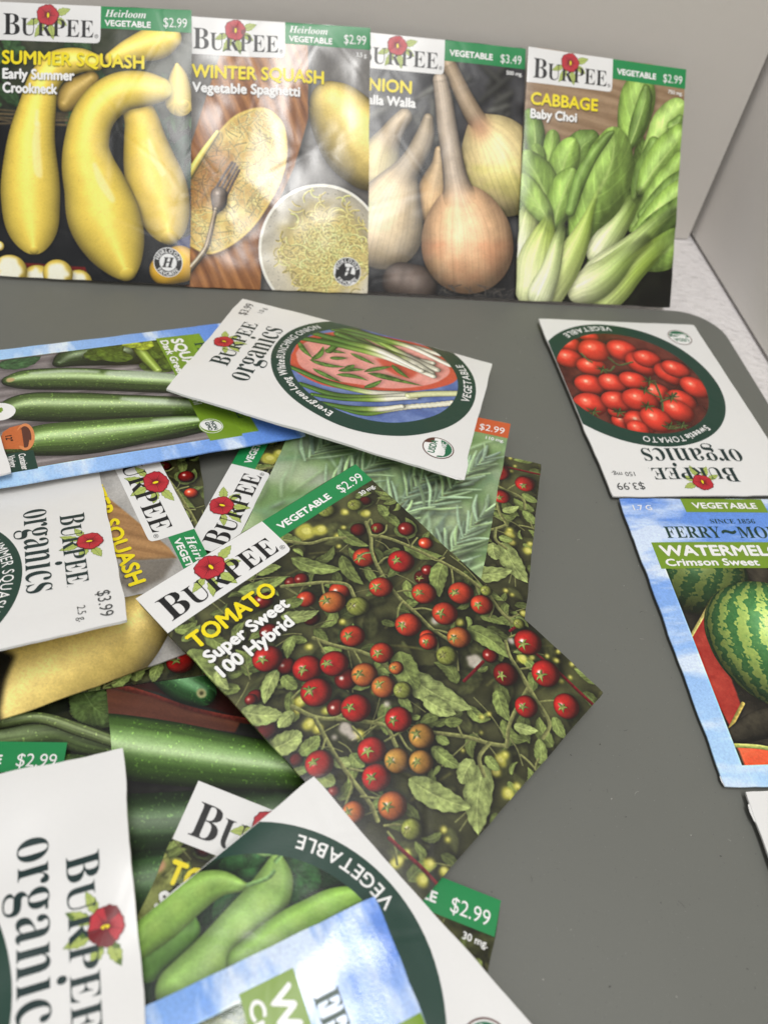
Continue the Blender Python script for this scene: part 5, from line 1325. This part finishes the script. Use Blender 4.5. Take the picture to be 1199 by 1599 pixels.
fl = slab('floor', np.array((-1.5, -1.2, -.034)), np.array((3.0, 0, 0)), np.array((0, 3.0, 0)), az * .03, foam); fl['kind'] = 'structure'
side_dir = np.array((.022, -.1150, 0)); side_dir /= np.linalg.norm(side_dir)
bw = slab('back_wall', corner - ax * .9 + ay * .0 + az * .0006, ax * .8975, ay * .03, az * .45, wall_m); bw['kind'] = 'structure'
so = corner + ax * .0016 + ay * .03
sn = np.array((-side_dir[1], side_dir[0], 0))
sw = slab('side_wall', so + az * .0022, side_dir * 1.1, sn * .03, az * .45, side_m); sw['kind'] = 'structure'
gp = slab('gap_shade_strip', corner - ax * .0024 + ay * .012, ax * .0034, ay * .012, az * .44, dark_m); gp['kind'] = 'structure'  # strip added between the walls, coloured dark to stand for the gap's shade
g2 = slab('gap_shade_strip', so + sn * .004 + az * .0003, side_dir * 1.1, sn * .01, az * .0018, dark_m); g2['kind'] = 'structure'  # second added strip: the shade under the side wall as dark colour

# the grey board: a thin sheet with rounded corners
def board():
    w, d, t, r = .80, .75, .0036, .022
    o = np.array(BOARD_CORNER)              # back right corner (before rounding), top face
    P = []
    for (cx, cy, a0) in ((-r, -r, 90), (-w + r, -r, 180), (-w + r, -d + r, 270), (-r, -d + r, 0)):
        for k in range(13):
            a = math.radians(a0 - 0 + k * 7.5) if False else math.radians(a0 + k * 7.5)
            P.append((cx + r * math.cos(a), cy + r * math.sin(a)))
    # order: back right arc must run from +x to +y
    P = []
    for (cx, cy, a0) in ((-r, -r, 0), (-w + r, -r, 90), (-w + r, -d + r, 180), (-r, -d + r, 270)):
        for k in range(13):
            a = math.radians(a0 + k * 7.5); P.append((cx + r * math.cos(a), cy + r * math.sin(a)))
    n = len(P); b = .0007
    V = []; F = []
    def ring(inset, z):
        c = np.array((-w / 2, -d / 2))
        for x, y in P:
            q = np.array((x, y)); e = q - c
            q = c + e * (1 - inset / np.linalg.norm(e))
            V.append(o + ax * q[0] + ay * q[1] + az * z)
    ring(0, -t); ring(0, -b); ring(b * .3, -b * .3); ring(b, 0)
    for k in range(3):
        for i in range(n):
            j = (i + 1) % n; F.append((k * n + i, k * n + j, (k + 1) * n + j, (k + 1) * n + i))
    F.append(tuple(range(3 * n, 4 * n))); F.append(tuple(reversed(range(n))))
    return simple_mesh('grey_board', V, F, board_m)
BOARD_CORNER = (.1485, .3715, 0.0)
bo = board(); bo['label'] = 'flat grey board with a rounded corner under all the packets'; bo['category'] = 'board'

# ------------------------------------------------------------------ dust on the board
def dust():
    r_ = np.random.RandomState(21); V = []; F = []
    light = []
    fm = []
    def bit(x, y, L, w, an, k):
        b = len(V); n = 5
        c, s = math.cos(an), math.sin(an)
        for i in range(n + 1):
            t = i / n - .5; off = L * .18 * math.sin(t * 3 + x * 900)
            for sg in (-1, 1):
                px = t * L; py = off + sg * w * .5 * (1 - abs(2 * t) ** 3 * .8)
                V.append((x + px * c - py * s, y + px * s + py * c, .00006))
        for i in range(n):
            F.append((b + 2 * i, b + 2 * i + 2, b + 2 * i + 3, b + 2 * i + 1)); fm.append(k)
    for i in range(330):
        u, v = r_.uniform(-.34, .14), r_.uniform(-.02, .36)
        x, y = (u * .4 + .09 if i % 3 else u), v
        k = 0 if r_.rand() < .62 else 1
        if r_.rand() < .75: bit(x, y, r_.uniform(.00025, .0007), r_.uniform(.00018, .00035), r_.uniform(0, 3.1), k)
        else: bit(x, y, r_.uniform(.001, .0028), .00009, r_.uniform(0, 3.1), k)
    o = simple_mesh('dust', V, F, noise_mat('dark_dust', (.22, .21, .20), .8, 300, .2))
    o.data.materials.append(noise_mat('pale_dust', (.66, .65, .63), .8, 300, .2))
    o.data.polygons.foreach_set('material_index', np.array(fm, np.int32))
    o['kind'] = 'stuff'
dust()

# ------------------------------------------------------------------ the packets
Q = {
    'J': ((-0.06746, 0.13005, 0.01600), (-0.01283, 0.20116, 0.01600), (0.07443, 0.13021, 0.00900), (0.02490, 0.06241, 0.00850)),
    'F': ((-0.08752, 0.22166, 0.01750), (-0.07810, 0.29880, 0.00950), (0.03571, 0.28918, 0.00500), (0.02550, 0.20509, 0.01400)),
    'G': ((0.16541, 0.24209, 0.00200), (0.08543, 0.22142, 0.00280), (0.05645, 0.33230, 0.00370), (0.13493, 0.35235, 0.00250)),
    'H': ((0.08772, 0.22113, 0.00260), (0.16969, 0.23930, 0.00300), (0.19295, 0.12646, 0.00260), (0.11129, 0.11013, 0.00200)),
    'K': ((-0.10081, 0.18626, 0.00600), (-0.06443, 0.11759, 0.02400), (-0.16561, 0.06397, 0.02400), (-0.19989, 0.13267, 0.00600)),
    'R': ((-0.05400, 0.08286, 0.02100), (-0.02244, 0.01041, 0.02250), (-0.12058, -0.03456, 0.01900), (-0.15287, 0.03696, 0.01900)),
    'U': ((-0.03534, 0.08229, 0.01000), (0.04599, 0.06801, 0.00350), (0.02923, -0.04141, 0.00200), (-0.05176, -0.03142, 0.00700)),
    'V': ((-0.01192, -0.05216, 0.00900), (-0.07781, 0.00012, 0.01200), (-0.00608, 0.08614, 0.01600), (0.05868, 0.03530, 0.01150)),
    'W': ((0.01299, 0.05860, 0.02100), (0.05603, -0.01195, 0.01750), (-0.03887, -0.07039, 0.01200), (-0.08208, -0.00253, 0.01700)),
    'N': ((-0.03710, 0.25331, 0.00560), (0.04433, 0.24990, 0.00560), (0.03273, 0.13659, 0.00560), (-0.04888, 0.14489, 0.00560)),
    'M': ((-0.06297, 0.16216, 0.00420), (-0.05350, 0.23825, 0.00420), (0.05708, 0.23024, 0.00470), (0.05053, 0.14747, 0.00470)),
    'E': ((-0.07980, 0.28299, 0.00700), (-0.03379, 0.21944, 0.00850), (-0.13294, 0.16279, 0.01150), (-0.17485, 0.22970, 0.00800)),
    'L': ((-0.09140, 0.20790, 0.00580), (-0.03491, 0.13158, 0.00680), (-0.12664, 0.06762, 0.00450), (-0.18101, 0.13401, 0.00580)),
    'Q': ((-0.08099, 0.13444, 0.00260), (-0.00367, 0.15653, 0.00200), (0.03447, 0.04481, 0.00200), (-0.03264, 0.02025, 0.00240)),
    'S': ((-0.14407, 0.10710, 0.00130), (-0.06148, 0.12976, 0.00130), (-0.01963, 0.02108, 0.00130), (-0.09077, 0.00053, 0.00130)),
    'T': ((-0.15394, 0.07541, 0.00400), (-0.07358, 0.08890, 0.00400), (-0.04866, -0.01844, 0.00400), (-0.13745, -0.02924, 0.00400)),
    'I': ((0.11637, 0.10946, 0.00300), (0.19731, 0.12525, 0.00300), (0.21889, 0.01344, 0.00280), (0.13763, -0.00213, 0.00280)),
    'O': ((-0.15469, 0.19650, 0.00320), (-0.07830, 0.22500, 0.00320), (-0.03812, 0.11867, 0.00320), (-0.11518, 0.09005, 0.00320)),
    'Y': ((-0.17078, 0.23812, 0.01400), (-0.12310, 0.17100, 0.01500), (-0.21507, 0.10675, 0.01400), (-0.26206, 0.17291, 0.01400)),
    'A': ((-0.19882, 0.36402, 0.08972), (-0.12060, 0.38421, 0.09306), (-0.10585, 0.31229, 0.00228), (-0.18787, 0.29402, 0.00228)),
    'B': ((-0.12284, 0.38356, 0.09065), (-0.04396, 0.40401, 0.09216), (-0.02567, 0.33259, 0.00100), (-0.10839, 0.31246, 0.00100)),
    'C': ((-0.05261, 0.40391, 0.08981), (0.02840, 0.42115, 0.08973), (0.04613, 0.35104, 0.00036), (-0.03845, 0.33298, 0.00036)),
    'D': ((0.02926, 0.41940, 0.09122), (0.10727, 0.43463, 0.08861), (0.12510, 0.36637, 0.00143), (0.04591, 0.34872, 0.00143)),
}
TOM = tomato_picture()
WAT = watermelon_picture()
row = 'seed packets standing in a row against the box wall'
pile = 'seed packets heaped on the grey board'
side = 'seed packets laid in a line along the right of the board'

p = Packet('squash_seed_packet', 'standing packet with yellow crookneck squash, leftmost of the row', row, Q['A'], 1, 1.6, .6, 1.0)
std_packet(p, summer_squash_picture(), 'SUMMER SQUASH', [('Early Summer', 29.8), ('Crookneck', 22.6)], 59.5, '$2.99', None, True, True, name='summer_squash', bump=.35, tex=.02)
p = Packet('squash_seed_packet', 'standing crinkled packet with a fork in stringy spaghetti squash', row, Q['B'], 2, 2.2, 1.3, 1.0)
std_packet(p, spaghetti_squash_picture(), 'WINTER SQUASH', [('Vegetable Spaghetti', 47.5)], 58.5, '$2.99', '3.5 g.', True, True, name='spaghetti_squash', bump=.6, rough=.22, spec=.85)
p = Packet('onion_seed_packet', 'standing packet with brown onions, third in the row', row, Q['C'], 3, 1.7, .6, 1.0)
std_packet(p, onion_picture(), 'ONION', [('Walla Walla', 28.0)], 26.0, '$3.49', '500 mg.', name='onion', tex=.035, bump=.4)
p = Packet('cabbage_seed_packet', 'standing packet with pale green baby choi, rightmost of the row', row, Q['D'], 4, 1.7, .7, 1.0)
std_packet(p, choi_picture(), 'CABBAGE', [('Baby Choi', 23.0)], 33.8, '$2.99', '750 mg.', name='choi', tex=.035)

# along the right side of the board
p = Packet('tomato_seed_packet', 'white packet with a round picture of red tomatoes, lying upside down', side, Q['G'], 5, 1.2, .35, .7)
organic_packet(p, sweetie_picture(), ('Sweetie', 'TOMATO'), '$3.99', '150 mg.', 'sweetie', mid=-103, over_sx=.86)
p = Packet('watermelon_seed_packet', 'blue bordered packet with a striped watermelon at the right edge', side, Q['H'], 6, 1.1, .3, .5)
ferry_packet(p, WAT, ('WATERMELON', 53.0), ('Crimson Sweet', 35.0), '1.7 G', 'watermelon')
p.flap([(.4, 110.0), (-.5, 110.6), (-.55, 112.0), (-.1, 113.6), (.4, 113.7)])
p = Packet('seed_packet', 'blank white packet corner below the watermelon packet', side, Q['I'], 7, .8, .3, .7)
organic_packet(p, None, None, '$3.99', '1 g.', ring=False)
p.flap([(.3, 3.4), (-.5, 3.9), (-.7, 6.0), (-.4, 8.5), (.3, 9.5)])

# the heap, from the bottom up
p = Packet('cucumber_seed_packet', 'dark green cucumber packet mostly buried at the left of the heap', pile, Q['S'], 8, .2, .1, .5)
std_packet(p, cucumber_picture(), '', [], 1, '$2.99', None, name='cucumber')
p = Packet('zucchini_seed_packet', 'dark packet with one big speckled zucchini under the tomato packet', pile, Q['Q'], 9, .4, .2, .6)
std_packet(p, big_zucchini_picture(), '', [], 1, '$2.99', None, name='zucchini', rough=.3)
p = Packet('tomato_seed_packet', 'tomato packet buried under the pale squash packet, only its edges showing', pile, Q['O'], 10, .2, .1, .4)
std_packet(p, TOM, 'TOMATO', [], 27, '$2.99', None, name='tomato_buried')
p = Packet('tomato_seed_packet', 'tomato packet turned sideways under the rosemary packet', pile, Q['M'], 11, .3, .15, .4)
std_packet(p, TOM, 'TOMATO', [('Super Sweet', 27), ('100 Hybrid', 24)], 27.4, '$2.99', '30 mg.', name='tomato_sideways')
p = Packet('rosemary_seed_packet', 'pale green rosemary packet with an orange price band', pile, Q['N'], 12, .3, .15, .5)
std_packet(p, rosemary_picture(), '', [], 1, '$2.99', '110 mg.', band='orange_band', kind='HERB', name='rosemary', rough=.36)
p = Packet('squash_seed_packet', 'packet with pale yellow squash and wooden board, tilted under white packet', pile, Q['L'], 13, .5, .2, .5, bend=0)
std_packet(p, pale_squash_picture(), 'WINTER SQUASH', [], 53.5, '$2.99', None, True, False, name='pale_squash', ty=26.4)
p = Packet('seed_packet', 'packet with only a green price band showing at the left edge', pile, Q['T'], 14, .5, .2, .5)
std_packet(p, cucumber_picture()[:, ::-1], '', [], 1, '$2.99', None, name='hidden')
p = Packet('squash_seed_packet', 'white summer squash packet turned sideways, lifted over the pale squash', pile, Q['K'], 15, 1.0, .7, .8)
organic_packet(p, None, ('Early', 'SUMMER SQUASH'), '$3.99', '2.5 g.', mid=-100, over_sx=.95)
p = Packet('zucchini_seed_packet', 'blue bordered packet with three long green zucchini and a clay pot', pile, Q['E'], 16, .6, .3, .6)
ZU = zucchini_picture()
ferry_packet(p, ZU, ('SQUASH', 30.0), ('Dark Green Zucchini', 46.0), '3 G', 'dark_zucchini')
# clay pot and corner tag printed low on that packet
Pc = p
def ell(cx, cy, rx, ry, n=28, a=0.0):
    t = np.linspace(0, 2 * np.pi, n, endpoint=False)
    x = rx * np.cos(t); y = ry * np.sin(t)
    return np.stack([cx + x * math.cos(a) - y * math.sin(a), cy + x * math.sin(a) + y * math.cos(a)], 1)
cp = Pc.shapes('clay_pot', [([(50.9, 95.1), (51.5, 98.8), (53.5, 101.4), (57.0, 102.7), (60.9, 102.9), (63.1, 102.0), (64.8, 95.9)], 'terracotta'),
                       (ell(*[(58.1, 94.6)][0], 7.6, 3.1, a=.12), 'pot_rim'), (ell(*[(58.1, 94.7)][0], 6.1, 2.1, a=.12), 'usda_brown')], .09)
Pc.letters('pot_lettering', line('12"', *[(56.0, 100.9)][0], 2.0, bold=.08), M['seal_black'], .15, parent=cp)
ct = Pc.patch('container_tag', 66.0, 93.2, 76.2, 112.0, M['ring_green'], .08)
Pc.letters('tag_lettering', line('Container', 67.2, 98.2, 2.2, width=8.6, bold=.06, ang=0) + line('Variety', 67.2, 101.6, 2.2, width=6.4, bold=.06), M['white_ink'], .15, parent=ct)
sc_ = np.array([(68.4, 31.3)][0])
se = Pc.shapes('seal', [(ell(sc_[0], sc_[1], 4.6, 4.6), 'tab_green'), (ell(sc_[0], sc_[1], 4.25, 4.25), 'white_ink'), (ell(sc_[0], sc_[1], 4.0, 4.0), 'tab_green'), (ell(sc_[0] - .2, sc_[1], 3.1, 3.9, a=.5), 'white_ink')], .09)
Pc.letters('seal_lettering', line('NON', sc_[0], sc_[1] - .3, 1.5, align='c', bold=.1) + line('GMO', sc_[0], sc_[1] + 1.7, 1.5, align='c', bold=.1), M['ring_green'], .15, parent=se)
s2 = np.array([(41.2, 100.9)][0])
Pc.shapes('round_tag', [(ell(s2[0], s2[1], 5.4, 5.4), 'white_ink'), (leaf_shape(s2[0] - 2.5, s2[1] - 1, .6, 5, 1.3), 'tab_green')], .09)
p = Packet('seed_packet', 'small white packet corner at the left edge over the zucchini packet', pile, Q['Y'], 17, .6, .3, .7)
organic_packet(p, None, None, '', '', ring=False) if False else p.envelope(M['paper'], M['paper'])
p = Packet('onion_seed_packet', 'white packet with a round picture of green bunching onions', pile, Q['F'], 18, 1.6, .9, .9)
organic_packet(p, bunching_picture(), ('Evergreen Long White', 'BUNCHING ONION'), '$3.99', '1.0 g.', 'bunching', mid=-111, over_sx=.84)
p.flap([(-.4, 106), (-.9, 112), (.2, 115.0), (9, 114.9), (14, 113.8), (.4, 113.6)])
p = Packet('tomato_seed_packet', 'tomato packet whose white corner and price tab stick out beneath the pea packet', pile, Q['U'], 19, .5, .3, .6)
std_packet(p, other_tomato_picture(TOM), 'TOMATO', [('Super Sweet', 27), ('100 Hybrid', 24)], 27.4, '$2.99', '30 mg.', name='tomato_under', rough=.18, bump=.5)
p = Packet('tomato_seed_packet', 'big tomato vine packet in the middle, lying on top of the heap', pile, Q['J'], 20, 1.4, .6, .9)
std_packet(p, TOM, 'TOMATO', [('Super Sweet', 27.5), ('100 Hybrid', 24.5)], 28.0, '$2.99', '30 mg.', name='tomato', rough=.32)
p = Packet('pea_seed_packet', 'white packet with a round picture of green pea pods', pile, Q['V'], 21, 1.6, 1.0, .8)
organic_packet(p, pea_picture(), None, '$3.99', '10 g.', 'pea')
p = Packet('watermelon_seed_packet', 'blue bordered watermelon packet lying over the pea pods', pile, Q['W'], 22, 1.5, 1.0, .8)
ferry_packet(p, WAT, ('WATERMELON', 53.0), ('Crimson Sweet', 35.0), '', 'watermelon_front', rough=.17, bump=.8, spec=.8)
p = Packet('seed_packet', 'large white packet with red flower logo at the bottom left', pile, Q['R'], 23, 1.6, 2.2, .9, curls=((4, 26, 20, 1.6), (30, 0, 18, .8)))
organic_packet(p, None, None, '$3.99', '2.5 g.')
